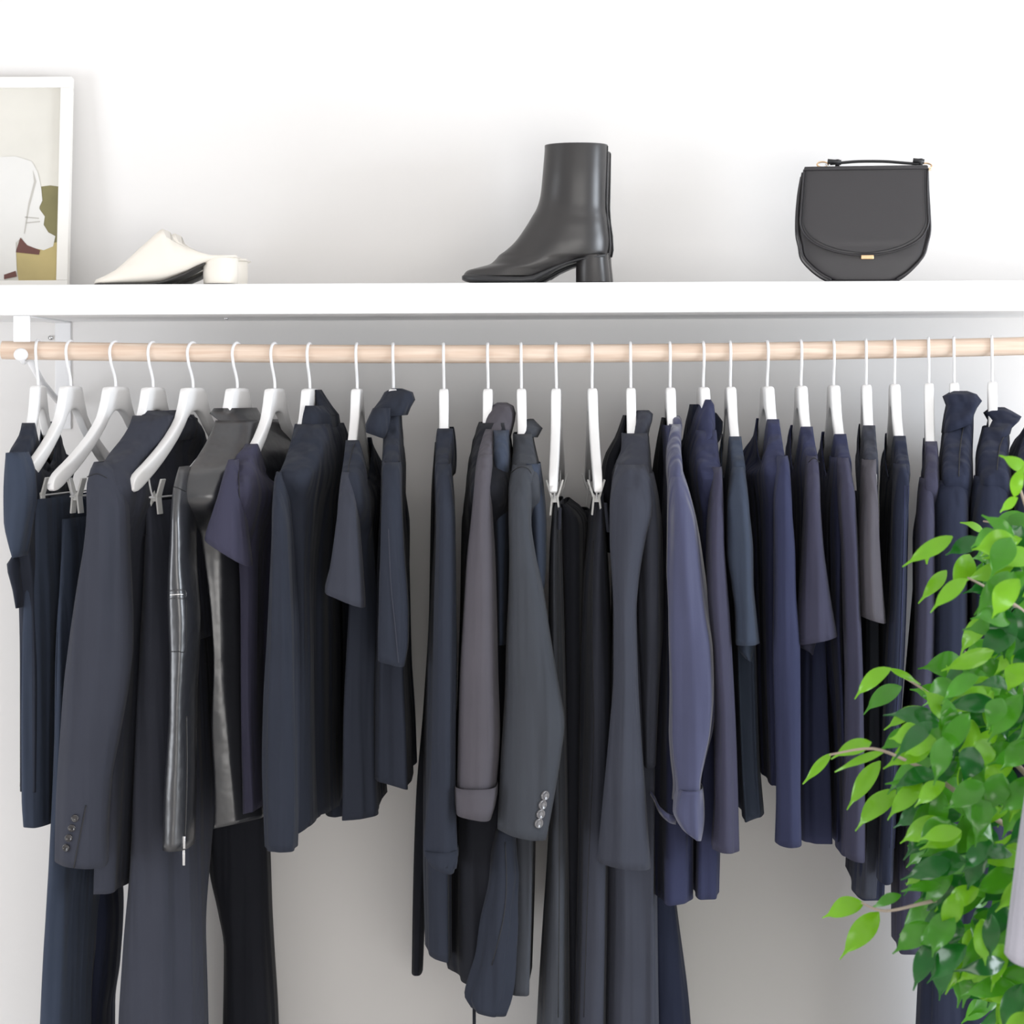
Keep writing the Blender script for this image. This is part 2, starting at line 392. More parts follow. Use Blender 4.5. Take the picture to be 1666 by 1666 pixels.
def fit(h, body):
    """the cloth lies over the hanger: its depth at each height follows the hanger's arm"""
    X, sl = HP[h]; out = []; hz = rod_z(X) - RC
    for r in B(body):
        py, xl, xr, yf, yb = r
        for _ in range(2):
            dz = hz - P((xl + xr) / 2, py, yf).z
            if dz < 0.19:
                u = float(np.interp(dz, [-.02, 0, .019, .037, .053, .071, .089, .107, .123, .135, .150, .165, .19], [.045, .045, .050, .058, .068, .088, .112, .142, .172, .195, .218, .226, .222])) + 0.009
                yf = -u; yb = u - 0.006
        if dz < 0.2:
            px = (X + sl * yf * 0.9) * F / (CAMD + yf) + CX; k = 1.0
            xl = min(xl, px - 13 * k); xr = max(xr, px + 13 * k)
        out.append((py, xl, xr, yf, yb))
    return out
def garment(kind, label, cat, h, m, body, sleeve=None, hem=(0, 0), shem=(0, 0), bk={}, sk={}, collar=None, ck={}, cm=None, far=None):
    t = empty(kind, label, cat, GRP); sl = HP[h][1]
    o = {}
    bk = dict(dict(n=3.4 if HANG[min(h, 26)][3] else 4.6, neck=0.0 if (collar or HANG[min(h, 26)][3]) else 0.075, wave=0.011, folds=0.08, seed=h, slope=sl, ramp0=0.12, N=72, hem=hem), **bk)
    bk['slope'] = sl if abs(bk['slope']) > 0.001 or True else 0; o['body'] = loft('body', B(body) if HANG[min(h, 26)][3] and h < 27 else fit(h, body), m, t, **bk)
    if sleeve:
        sk = dict(dict(n=2.1, folds=0.14, seed=h + 30, hem=shem, ramp0=0.05, slope=sl * 0.4), **sk)
        d = sk.pop('d', 0.045); yc = sk.pop('yc', -0.218)
        rr = []
        for r in S(sleeve, yc, d):
            f_ = min(1.0, (r[0] - sleeve[0][0]) / 60.0)
            rr.append((r[0], r[1], r[2], (r[3] + 0.048 * (1 - f_)), r[4] + 0.02 * (1 - f_)))
        o['sleeve'] = loft('sleeve', rr, m, t, **sk)
    if collar:
        ck = dict(dict(n=2.4, folds=0.03, seed=h + 90, slope=sl, thick=0.0025), **ck)
        o['collar'] = loft('collar', [r if len(r) == 5 else (*r, -r[3]) for r in collar], cm or m, t, **ck)
    if far: back_sleeve(t, h, m, *far)
    return t, o

# 1 sleeveless top
t, o = garment('sleeveless_top', 'ink-blue sleeveless top at the left end of the rail, partly behind bare hangers', 'top', 0, M['ink'],
  [(688, 36, 60, -0.09), (705, 27, 60, -0.12), (735, 9, 48, -0.175), (765, 4, 50, -0.195), (820, 4, 52, -0.19), (880, 12, 56, -0.18), (960, 24, 62, -0.17), (1100, 28, 64, -0.17), (1290, 28, 64, -0.17)], bk=dict(ramp0=0.3))
loft('cap_sleeve', S([(737, 6, 30), (765, 2, 42), (810, 0, 46), (850, 1, 40), (885, 10, 33), (908, 21, 27)], -0.20, 0.04), M['slate'], t, n=2.2, folds=0.05, seed=4, slope=0.1)
loft('hem_ruffle', S([(905, 16, 26), (922, 5, 28), (936, 9, 26), (960, 16, 30), (990, 22, 30)], -0.16, 0.035), M['ink'], t, n=2.2, folds=0.1, seed=5)
# 2 short skirt on clips
t, o = garment('short_skirt', 'short slate-blue skirt clipped to a bare hanger at the far left', 'skirt', 1, M['slate'],
  [(812, 46, 70, -0.15), (850, 41, 70, -0.155), (900, 30, 70, -0.16), (960, 24, 70, -0.17), (1050, 19, 69, -0.175), (1200, 15, 68, -0.175), (1300, 15, 67, -0.175), (1346, 19, 66, -0.175)], hem=(0, 4), bk=dict(wave=0.003, n=2.6))
# 3 wide trousers
t, o = garment('wide_trousers', 'wide dark trousers hanging behind the first blazer, left of the rail', 'trousers', 2, M['slate'],
  [(845, 93, 112, -0.13), (900, 91, 112, -0.14), (1000, 86, 108, -0.15), (1120, 80, 110, -0.155), (1240, 74, 112, -0.155, 0.1)], bk=dict(wave=0.002, n=2.6))
sl3 = HP[2][1]
loft('leg', [(900, 92, 111, -0.138, 0.10), (1000, 86, 108, -0.15, 0.10), (1120, 80, 110, -0.157, 0.08), (1250, 72, 112, -0.16, 0.06), (1400, 67, 100, -0.165, 0.02), (1480, 64, 92, -0.165, 0.0), (1560, 59, 88, -0.165, -0.01), (1666, 54, 84, -0.165, -0.02), (1900, 40, 84, -0.165, -0.02), (2120, 34, 84, -0.165, -0.02)], M['slate'], t, n=2.6, slope=sl3 * 0.9, folds=0.07, seed=12, N=56)
loft('leg', [(1250, 90, 150, -0.02, 0.15), (1400, 84, 165, -0.03, 0.15), (1500, 82, 174, -0.03, 0.15), (1600, 84, 170, -0.02, 0.15), (1666, 84, 161, -0.02, 0.15), (2080, 80, 160, -0.02, 0.15)], M['coat'], t, n=3, slope=0.03, folds=0.05, seed=13, N=56)
# 4 blazer
t, o = garment('blazer', 'charcoal blazer with dark cuff buttons, leftmost blazer on the rail', 'blazer', 3, M['charcoal'],
  [(676, 213, 270, -0.05), (695, 200, 262, -0.08), (715, 184, 250, -0.12), (740, 163, 225, -0.165), (765, 148, 205, -0.195), (800, 150, 204, -0.185), (900, 152, 204, -0.175), (1050, 150, 204, -0.17), (1250, 148, 196, -0.17), (1454, 145, 186, -0.17)],
  [(752, 150, 172), (768, 141, 182), (790, 135, 190), (830, 134, 196), (880, 130, 198), (950, 118, 201), (1000, 110, 203), (1050, 103, 203), (1120, 95, 197), (1200, 90, 184), (1280, 85, 170), (1340, 83, 165), (1408, 82, 163)], shem=(-2, 11),
  collar=[(668, 226, 283, -0.042, 0.05), (672, 219, 284, -0.055, 0.06), (684, 208, 279, -0.072, 0.075), (698, 197, 268, -0.094, 0.08), (708, 191, 258, -0.108, 0.085)], ck=dict(hem=(0, 10)),
  far=(800, 1380, 50), sk=dict(folds=0.05, d=0.05))
def buttons(parent, surf, pts, r, m):
    for px, py in pts:
        c, nr = hit(surf, px, py, 0.0008); q = MB()
        rim = []; a = nr.orthogonal().normalized(); b = nr.cross(a)
        R = 14; rings = [(r, 0), (r, .0018), (r*.82, .0028), (r*.68, .0016), (r*.3, .0014), (0.0003, .0014)]
        v = [c + (a*math.cos(6.2832*k/R) + b*math.sin(6.2832*k/R))*rr + nr*h for rr, h in rings for k in range(R)]
        f = [(i*R+k, i*R+(k+1)%R, (i+1)*R+(k+1)%R, (i+1)*R+k) for i in range(len(rings)-1) for k in range(R)]
        obj('button', v, f, m, parent)
def line(name, parent, surf, pts, r=0.0008, m=None, n=5, lift=0.0004):
    pp = spline([Vector((a, b, 0)) for a, b in pts], n); q = MB()
    q.tube([hit(surf, p.x, p.y, lift)[0] for p in pp], r, 6); return q.build(name, m or M['stitch'], parent, sm=True)
buttons(o['sleeve'], o['sleeve'], [(122, 1331), (117, 1347), (112, 1363), (108, 1379)], 0.0062, M['darkbutton'])
line('vent_seam', o['sleeve'], o['sleeve'], [(140, 1310), (128, 1370), (120, 1412)], 0.0012)
line('shoulder_seam', o['sleeve'], o['sleeve'], [(142, 776), (158, 771), (174, 778)])
# 5 wide trousers/jumpsuit with two legs seen
t, o = garment('flared_trousers', 'long flared charcoal trousers between the first blazer and the leather jacket', 'trousers', 4, M['charcoal'],
  [(815, 228, 252, -0.13), (860, 224, 260, -0.14), (950, 217, 272, -0.15), (1050, 209, 280, -0.158, 0.12)], bk=dict(wave=0.002, n=2.8))
loft('leg', [(870, 224, 261, -0.142, 0.12), (950, 217, 272, -0.153, 0.12), (1050, 209, 280, -0.162, 0.12), (1150, 203, 284, -0.166, 0.10), (1300, 196, 288, -0.168, 0.08), (1420, 192, 288, -0.168, 0.04), (1550, 183, 290, -0.168, 0.0), (1666, 175, 293, -0.168, 0.0), (2100, 160, 300, -0.168, 0.0)], M['charcoal'], t, n=2.8, slope=0.2, folds=0.08, seed=22, N=60)
loft('leg', [(1240, 320, 425, 0.04, 0.19), (1340, 326, 428, 0.06, 0.19), (1425, 334, 431, 0.06, 0.19), (1490, 348, 433, 0.06, 0.19), (1550, 358, 436, 0.06, 0.19), (1666, 356, 443, 0.06, 0.19), (2080, 340, 455, 0.06, 0.19)], M['black'], t, n=3, slope=0.0, folds=0.04, seed=23)
# 6 leather jacket
t, o = garment('leather_jacket', 'shiny black leather jacket with a zipped sleeve pocket', 'jacket', 5, M['leather'],
  [(684, 346, 398, -0.05), (700, 338, 396, -0.08), (720, 322, 392, -0.125), (745, 304, 386, -0.17), (775, 292, 372, -0.195), (810, 296, 366, -0.185), (870, 312, 368, -0.17), (930, 325, 366, -0.165), (1000, 335, 366, -0.165), (1075, 340, 366, -0.165), (1200, 332, 376, -0.165), (1280, 334, 384, -0.165), (1352, 331, 390, -0.165)],
  [(760, 291, 306), (780, 284, 306), (800, 280, 304), (850, 276, 304), (920, 272, 306), (970, 270, 310), (1010, 271, 313), (1080, 274, 310), (1150, 274, 306), (1220, 270, 306), (1290, 265, 306), (1385, 262, 303)], hem=(0, -12), shem=(0, 2),
  collar=[(664, 352, 400, -0.045, 0.055), (668, 348, 402, -0.055, 0.06), (682, 345, 404, -0.065, 0.068), (698, 340, 400, -0.085, 0.07)], ck=dict(hem=(-4, 14), n=2.8, folds=0.02),
  sk=dict(folds=0.05, d=0.05, n=2.4), bk=dict(folds=0.06, wave=0.008, wk=44, step=0.007, N=110), far=(800, 1330, 44))
slv = o['sleeve']
q = MB(); c0, n0 = hit(slv, 270 + 6, 968, 0.001); c1, _ = hit(slv, 300, 967, 0.001)
line('pocket_welt', slv, slv, [(273, 962), (287, 960), (301, 961), (301, 973), (287, 973), (273, 974)], 0.0011, M['leather'])
line('pocket_zip', slv, slv, [(276, 968), (290, 967), (299, 967)], 0.0013, M['steel'])
line('pocket_stitch', slv, slv, [(303, 976), (303, 1020), (302, 1058), (290, 1060), (279, 1060)])
line('cuff_zip', slv, slv, [(303, 1165), (304, 1230), (303, 1300), (300, 1380)], 0.0016, M['trim'])
z0 = hit(slv, 300, 1362)[0]; q = MB(); q.box((z0.x-.003, z0.y-.003, z0.z-.018), (z0.x+.001, z0.y-.001, z0.z+.002)); q.box((z0.x-.0035, z0.y-.003, z0.z-.045), (z0.x+.0005, z0.y-.001, z0.z-.020)); q.build('zip_pull', M['steel'], slv, bevel=0.0005)
line('shoulder_seam', slv, slv, [(283, 792), (292, 795), (302, 800)])
# 7 tee
t, o = garment('short_sleeved_tee', 'dusk-grey tee with a pointed short sleeve in front of the leather jacket', 't-shirt', 6, M['mauve'],
  [(722, 396, 400, -0.11, 0.11), (728, 390, 404, -0.13, 0.13), (745, 374, 412, -0.165, 0.165), (765, 370, 414, -0.195, 0.19), (800, 376, 412, -0.18), (900, 380, 414, -0.17), (1000, 384, 414, -0.165), (1150, 384, 412, -0.165), (1326, 386, 418, -0.165)],
  [(748, 371, 382), (762, 365, 387), (800, 354, 391), (840, 341, 396), (875, 330, 402), (882, 329, 403)], shem=(-4, 42), hem=(2, -8), sk=dict(d=0.04, folds=0.02, n=2.6), bk=dict(wave=0.007), far=(790, 900, 60))
line('armhole_seam', t, o['body'], [(388, 765), (389, 790), (390, 820)])
# 8 turtleneck
t, o = garment('turtleneck_sweater', 'black turtleneck sweater with long sleeves and a slumped high neck', 'sweater', 7, M['ink'],
  [(690, 487, 528, -0.06), (705, 479, 530, -0.085), (725, 468, 528, -0.125), (750, 458, 520, -0.165), (775, 448, 508, -0.195), (830, 452, 506, -0.185), (950, 458, 504, -0.17), (1100, 462, 506, -0.17), (1250, 466, 506, -0.17), (1356, 474, 508, -0.17)],
  [(768, 448, 459), (785, 443, 461), (850, 438, 466), (950, 433, 472), (1050, 429, 477), (1150, 425, 478), (1250, 424, 480), (1320, 426, 480), (1386, 428, 478)], hem=(6, -12), shem=(0, 3),
  bk=dict(wave=0.009, wk=34), sk=dict(folds=0.16, d=0.05),
  collar=[(660, 490, 516, -0.06, 0.07), (663, 487, 520, -0.065, 0.075), (675, 484, 530, -0.07, 0.08), (686, 482, 534, -0.075, 0.085), (696, 479, 524, -0.085, 0.08), (706, 478, 526, -0.09, 0.085)], ck=dict(n=2.6, folds=0.07, hem=(0, 6)), far=(800, 1330, 40))
cl = loft('neck_fold', [(634, 510, 520, 0.0, 0.05), (648, 509, 528, -0.005, 0.06), (664, 510, 537, -0.02, 0.07), (679, 512, 545, -0.04, 0.08), (688, 514, 530, -0.05, 0.08)], M['ink'], t, n=2.2, folds=0.04, seed=9)
# 9 tee
t, o = garment('short_sleeved_tee', 'charcoal tee with flared short sleeve, left of the big knotted collar', 't-shirt', 8, M['ink'],
  [(716, 562, 586, -0.10), (724, 560, 588, -0.13), (750, 555, 591, -0.175), (775, 553, 592, -0.195), (820, 556, 598, -0.185), (880, 558, 600, -0.175), (960, 560, 602, -0.17), (1050, 556, 600, -0.17), (1150, 552, 598, -0.17), (1280, 550, 602, -0.17), (1336, 548, 606, -0.17)],
  [(768, 554, 570), (785, 551, 574), (830, 546, 579), (880, 540, 584), (930, 533, 588), (966, 525, 590), (972, 525, 590)], hem=(-2, -4), shem=(-6, 20), sk=dict(d=0.042, folds=0.05, n=2.5), bk=dict(wave=0.007), far=(790, 960, 50))
o['sleeve'].data.materials[0] = M['charcoal']
line('shoulder_seam', t, o['body'], [(577, 722), (570, 745), (566, 768)])
# 10 knotted collar top
t, o = garment('collared_knit_top', 'black knit top with a big collar standing over its hanger, right of the charcoal tee', 'top', 9, M['ink'],
  [(660, 632, 650, -0.07, 0.07), (690, 629, 651, -0.12), (720, 627, 652, -0.16), (745, 623, 652, -0.19), (775, 620, 652, -0.195), (850, 618, 652, -0.18), (905, 616, 658, -0.17), (1000, 613, 660, -0.17), (1100, 610, 662, -0.17), (1200, 608, 668, -0.17), (1280, 607, 671, -0.17)],
  [(752, 621, 650), (775, 620, 651), (850, 617, 652), (900, 616, 654), (950, 614, 658), (1000, 613, 661), (1040, 612, 661), (1080, 612, 655)], hem=(-10, 8), shem=(-4, 8), bk=dict(wave=0.003), sk=dict(folds=0.09, d=0.04, n=2.8),
  collar=[(632, 634, 652, -0.02, 0.05), (636, 624, 664, -0.04, 0.06), (643, 618, 673, -0.05, 0.065), (655, 612, 670, -0.06, 0.07), (668, 604, 664, -0.075, 0.07), (676, 601, 661, -0.08, 0.07)], ck=dict(n=3.6, cap=(True, False)), far=(800, 1050, 36))
loft('collar_wing', [(664, 604, 634, -0.10, -0.03), (680, 597, 633, -0.11, -0.03), (695, 591, 631, -0.12, -0.03), (706, 590, 629, -0.12, -0.04), (709, 592, 628, -0.12, -0.05)], M['ink'], t, n=2.2, hem=(-6, 6), thick=0.003)
line('front_crease', o['sleeve'], o['sleeve'], [(632, 860), (636, 950), (643, 1020), (648, 1078)], 0.0010, M['charcoal'])
# 11 long cardigan
t, o = garment('long_cardigan', 'long narrow black cardigan beside the empty gap in the rail', 'cardigan', 10, M['ink'],
  [(697, 718, 741, -0.09), (715, 714, 740, -0.13), (740, 710, 735, -0.17), (775, 706, 733, -0.195), (850, 706, 737, -0.18), (950, 701, 738, -0.17), (1100, 694, 738, -0.17), (1250, 690, 738, -0.17), (1400, 690, 738, -0.17), (1560, 694, 738, -0.17)],
  [(755, 708, 733), (790, 707, 735), (850, 707, 739), (950, 705, 740), (1100, 703, 740), (1250, 699, 739), (1320, 694, 740), (1370, 690, 742), (1392, 688, 743), (1408, 690, 741)], hem=(-4, 8), shem=(-10, 12), bk=dict(wave=0.003, slope=-0.02), sk=dict(folds=0.12, d=0.042))
loft('sleeve', [(720, 706, 720, 0.10, 0.17), (800, 700, 722, 0.13, 0.21), (1000, 696, 722, 0.13, 0.21), (1150, 687, 715, 0.13, 0.21), (1300, 675, 705, 0.13, 0.2), (1450, 670, 692, 0.13, 0.2), (1588, 668, 686, 0.13, 0.19)], M['black'], t, n=2.2, folds=0.05, seed=71)
loft('cuff', S([(1388, 687, 744), (1396, 687, 744), (1408, 690, 741), (1420, 696, 737)], -0.218, 0.044), M['ink'], t, n=2.3, hem=(-10, 8))
# 12 trench coat
t, o = garment('trench_coat', 'grey trench coat with raised collar, turned-back cuff and crumpled lower panel', 'coat', 11, M['grey'],
  [(688, 778, 826, -0.07), (705, 772, 827, -0.10), (730, 765, 828, -0.15), (760, 760, 829, -0.19), (800, 756, 830, -0.19), (860, 750, 830, -0.18), (1000, 748, 828, -0.17), (1150, 744, 826, -0.17), (1300, 740, 834, -0.17), (1450, 738, 846, -0.17), (1590, 740, 846, -0.17), (1612, 744, 842, -0.17)],
  [(740, 778, 800), (760, 773, 800), (790, 770, 798), (850, 764, 801), (900, 758, 804), (1000, 751, 807), (1100, 745, 809), (1200, 742, 812), (1292, 740, 806)], hem=(-12, 8), bk=dict(wave=0.010, slope=0.10, folds=0.03, ramp0=0.5), sk=dict(folds=0.05, d=0.046),
  collar=[(655, 808, 824, -0.02, 0.05), (660, 798, 834, -0.045, 0.06), (670, 789, 838, -0.06, 0.065), (685, 783, 836, -0.08, 0.07), (700, 780, 832, -0.10, 0.07), (712, 778, 829, -0.11, 0.07)], ck=dict(n=2.4, cap=(True, False), hem=(4, 0)), far=(800, 1300, 40))
o['body'].data.materials[0] = M['black']  # grey coat's body in black: shade beneath the sleeve put into the colour
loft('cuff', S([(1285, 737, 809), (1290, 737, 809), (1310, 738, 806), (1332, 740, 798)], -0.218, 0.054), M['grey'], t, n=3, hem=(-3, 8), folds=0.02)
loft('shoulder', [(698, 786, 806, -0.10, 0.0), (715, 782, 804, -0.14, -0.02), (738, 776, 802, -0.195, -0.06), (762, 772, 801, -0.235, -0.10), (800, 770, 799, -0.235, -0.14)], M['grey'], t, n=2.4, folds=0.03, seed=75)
loft('front_panel', [(700, 801, 827, -0.12, 0.0), (760, 799, 829, -0.195, 0.0), (830, 800, 830, -0.19, 0.0), (950, 804, 828, -0.18, 0.0), (1050, 806, 826, -0.18, 0.0)], M['slate'], t, n=2.8, folds=0.04, seed=73)
fp = loft('belt_flap', [(1350, 806, 838, -0.20, -0.12), (1400, 796, 841, -0.205, -0.12), (1440, 794, 845, -0.21, -0.12), (1500, 782, 845, -0.21, -0.12), (1560, 770, 838, -0.205, -0.12), (1600, 756, 833, -0.2, -0.12), (1630, 750, 827, -0.2, -0.12), (1652, 762, 820, -0.2, -0.12)], M['ink'], t, n=2.4, folds=0.16, seed=74, hem=(-6, 8), wob=0.004, step=0.009)
q = MB(); q.box((P(769,1650,-.16).x, -0.165, P(0,1700,-.16).z), (P(774,1650,-.16).x, -0.155, P(0,1640,-.16).z)); q.build('belt_end', M['black'], t)
line('panel_seam', fp, fp, [(822, 1370), (824, 1440), (818, 1500), (800, 1570)])
# 13 blazer with buttons
t, o = garment('blazer', 'grey wool blazer with four shiny buttons on its wide cuff, centre of the rail', 'blazer', 12, M['green_grey'],
  [(706, 842, 868, -0.10), (730, 837, 872, -0.15), (755, 833, 878, -0.185), (790, 832, 884, -0.195), (850, 836, 888, -0.185), (920, 848, 888, -0.18), (975, 850, 882, -0.17), (1100, 840, 880, -0.17), (1300, 830, 876, -0.17), (1500, 826, 872, -0.17), (1620, 824, 868, -0.17)],
  [(757, 834, 866), (775, 829, 870), (800, 826, 866), (850, 826, 864), (900, 827, 870), (960, 826, 883), (1050, 822, 897), (1130, 820, 911), (1185, 817, 920), (1230, 814, 915), (1300, 811, 903), (1362, 808, 890)], shem=(-6, 12), bk=dict(wave=0.004, slope=0.0, folds=0.04), sk=dict(folds=0.035, d=0.05),
  collar=[(682, 860, 868, 0.0, 0.06), (686, 852, 872, -0.04, 0.065), (692, 844, 880, -0.06, 0.07), (702, 842, 887, -0.075, 0.07), (711, 842, 876, -0.09, 0.07)], ck=dict(cap=(False, False), hem=(-6, 2)), far=(800, 1300, 40))
o['body'].data.materials[0] = M['green_grey']
loft('front_fold', [(755, 852, 879, -0.20, -0.05), (800, 858, 885, -0.205, -0.05), (860, 862, 889, -0.205, -0.05), (920, 866, 889, -0.205, -0.05), (960, 876, 886, -0.2, -0.05)], M['slate'], t, n=2.4, folds=0.03, seed=81)
buttons(o['sleeve'], o['sleeve'], [(886, 1294), (882, 1309), (879, 1324), (876, 1339)], 0.0082, M['button'])
line('shoulder_seam', o['sleeve'], o['sleeve'], [(831, 770), (845, 760), (858, 762), (864, 770)])
# 14, 15 trousers on clips
t, o = garment('pressed_trousers', 'dark grey pressed trousers on the left of the two middle clip hangers', 'trousers', 13, M['green_grey'],
  [(818, 898, 912, -0.13, 0.10), (830, 896, 913, -0.14, 0.12), (900, 890, 914, -0.155), (1000, 888, 917, -0.16), (1150, 888, 921, -0.165), (1300, 890, 924, -0.165), (1400, 886, 926, -0.165), (1520, 878, 928, -0.165), (1666, 869, 930, -0.165), (2110, 850, 938, -0.165)], bk=dict(wave=0.0, folds=0.02, n=2.2, slope=0.02))
line('crease', o['body'], o['body'], [(906, 870), (907, 1000), (909, 1200), (910, 1400), (908, 1655)])
wb = loft('waistband', [(820, 910, 920, -0.10, 0.13), (840, 908, 946, -0.10, 0.14), (860, 908, 952, -0.10, 0.14), (1000, 912, 950, -0.10, 0.14), (1300, 915, 950, -0.10, 0.14), (1700, 920, 950, -0.10, 0.14)], M['black'], t, n=3, slope=0.05)
q = loft('belt_loop', [(826, 908, 914, -0.150, -0.142), (862, 907, 913, -0.158, -0.150)], M['charcoal'], t, N=12, thick=0.001)
t, o = garment('pressed_trousers', 'charcoal pressed trousers on the right of the two middle clip hangers', 'trousers', 14, M['charcoal'],
  [(806, 973, 985, -0.13, 0.12), (830, 968, 987, -0.14, 0.13), (870, 961, 991, -0.15), (950, 951, 997, -0.16), (1050, 946, 1002, -0.165), (1200, 942, 1008, -0.165), (1400, 938, 1004, -0.165), (1550, 934, 1002, -0.165), (1666, 931, 1000, -0.165), (2110, 915, 1000, -0.165)], bk=dict(wave=0.0, folds=0.07, n=2.3, slope=-0.05))
line('crease', o['body'], o['body'], [(966, 880), (963, 1000), (966, 1200), (958, 1400), (950, 1655)])
loft('waistband', [(830, 936, 958, 0.05, 0.16), (842, 934, 972, 0.04, 0.16), (860, 935, 975, 0.03, 0.16), (1000, 935, 980, 0.0, 0.16)], M['black'], t, n=3)
loft('belt_loop', [(818, 982, 988, -0.150, -0.142), (866, 987, 993, -0.160, -0.150)], M['charcoal'], t, N=12, thick=0.001)
# 16 long coat
t, o = garment('long_coat', 'long charcoal coat right of the middle clip hangers, reaching below the frame', 'coat', 15, M['charcoal'],
  [(705, 1024, 1058, -0.09), (730, 1014, 1061, -0.14), (755, 1004, 1063, -0.18), (785, 998, 1067, -0.195), (830, 996, 1078, -0.185), (900, 998, 1082, -0.175), (1000, 1000, 1083, -0.17), (1150, 1000, 1076, -0.17), (1300, 998, 1074, -0.17), (1450, 1000, 1072, -0.17), (1666, 996, 1072, -0.17), (2110, 985, 1080, -0.17)],
  [(756, 1004, 1050), (785, 997, 1062), (830, 993, 1064), (880, 993, 1052), (950, 997, 1040), (1000, 999, 1036), (1100, 999, 1038), (1200, 992, 1043), (1300, 983, 1050), (1412, 973, 1058)], shem=(-4, 10), bk=dict(wave=0.006, folds=0.06, slope=0.02), sk=dict(folds=0.10, d=0.05),
  collar=[(668, 1038, 1058, -0.03, 0.06), (674, 1033, 1065, -0.055, 0.065), (688, 1026, 1062, -0.075, 0.07), (703, 1021, 1058, -0.095, 0.075), (711, 1019, 1057, -0.105, 0.08)], ck=dict(hem=(10, -2)), far=(800, 1350, 40))
loft('side_panel', [(770, 1040, 1066, -0.20, -0.06), (810, 1040, 1075, -0.225, -0.06), (870, 1038, 1081, -0.225, -0.05), (1000, 1036, 1083, -0.215, -0.05), (1100, 1040, 1078, -0.205, -0.05), (1250, 1045, 1070, -0.19, -0.06)], M['charcoal'], t, n=2.3, folds=0.10, seed=77)
loft('lapel', [(676, 1015, 1020, 0.0, 0.08), (710, 1004, 1020, -0.02, 0.12), (750, 985, 1012, -0.03, 0.18), (800, 978, 1010, -0.03, 0.2), (900, 985, 1012, -0.02, 0.2)], M['black'], t, n=2.6)
loft('back_panel', [(1100, 1060, 1078, 0.0, 0.18), (1300, 1050, 1085, 0.0, 0.18), (1480, 1050, 1104, 0.0, 0.18), (1666, 1050, 1127, 0.0, 0.18), (2050, 1040, 1150, 0.0, 0.18)], M['coat'], t, n=2.8, slope=0.0)
# 17 shirt
t, o = garment('cotton_shirt', 'indigo cotton shirt with a crumpled sleeve rolled into a loose cuff', 'shirt', 16, M['indigo'],
  [(692, 1090, 1111, -0.08), (710, 1089, 1110, -0.12), (740, 1089, 1110, -0.17), (765, 1088, 1112, -0.195), (830, 1084, 1120, -0.185), (950, 1078, 1128, -0.175), (1100, 1076, 1130, -0.17), (1250, 1074, 1130, -0.17), (1400, 1074, 1131, -0.17), (1474, 1075, 1131, -0.17)],
  [(758, 1090, 1110), (770, 1089, 1114), (800, 1088, 1124), (850, 1087, 1136), (920, 1086, 1146), (1000, 1091, 1158), (1060, 1091, 1166), (1130, 1091, 1166), (1190, 1092, 1163), (1240, 1097, 1154), (1285, 1102, 1146), (1310, 1100, 1146)], bk=dict(wave=0.004, slope=-0.12, folds=0.06), sk=dict(folds=0.15, d=0.048, step=0.008, wob=0.002),
  collar=[(677, 1092, 1108, -0.05, 0.06), (681, 1090, 1112, -0.06, 0.065), (690, 1090, 1113, -0.075, 0.068), (697, 1090, 1110, -0.085, 0.07)], hem=(0, -6), far=(800, 1300, 40))
o['body'].data.materials[0] = M['navy']  # indigo shirt's body in darker navy, its shade painted into the cloth
loft('back_yoke', [(680, 1080, 1084, 0.0, 0.10), (720, 1073, 1090, 0.0, 0.15), (790, 1066, 1090, 0.0, 0.2), (900, 1070, 1090, 0.0, 0.2)], M['black'], t, n=2.6)
loft('shoulder', [(690, 1089, 1112, -0.09, 0.0), (712, 1088, 1111, -0.135, -0.02), (738, 1088, 1111, -0.19, -0.06), (768, 1088, 1114, -0.232, -0.10), (800, 1089, 1116, -0.232, -0.14)], M['indigo'], t, n=2.6, folds=0.02, seed=76)
cf = loft('rolled_cuff', S([(1288, 1103, 1147), (1305, 1098, 1148), (1330, 1097, 1148), (1350, 1104, 1146), (1364, 1112, 1143)], -0.220, 0.052), M['indigo'], t, n=2.4, folds=0.10, seed=62, hem=(-10, 10), step=0.006)
q = MB(); pts = [hit(cf, 1100, 1334)[0], P(1088, 1331, -0.235), P(1073, 1318, -0.22), P(1064, 1300, -0.20), P(1058, 1290, -0.19)]
pp = spline(pts, 5); V = []; 
for i, p in enumerate(pp):
    wd = 0.008 * (1 - 0.6 * i / len(pp)); V += [p + Vector((0.0, -0.003, wd)), p + Vector((0.002, 0.012, wd*0.6)), p + Vector((0, 0, -wd))]
f = [(3*i, 3*i+1, 3*i+4, 3*i+3) for i in range(len(pp)-1)] + [(3*i+1, 3*i+2, 3*i+5, 3*i+4) for i in range(len(pp)-1)] + [(3*i+2, 3*i, 3*i+3, 3*i+5) for i in range(len(pp)-1)]
obj('cuff_tab', V, f, M['indigo'], t)
line('shoulder_seam', o['sleeve'], o['sleeve'], [(1091, 766), (1100, 765), (1109, 768)])
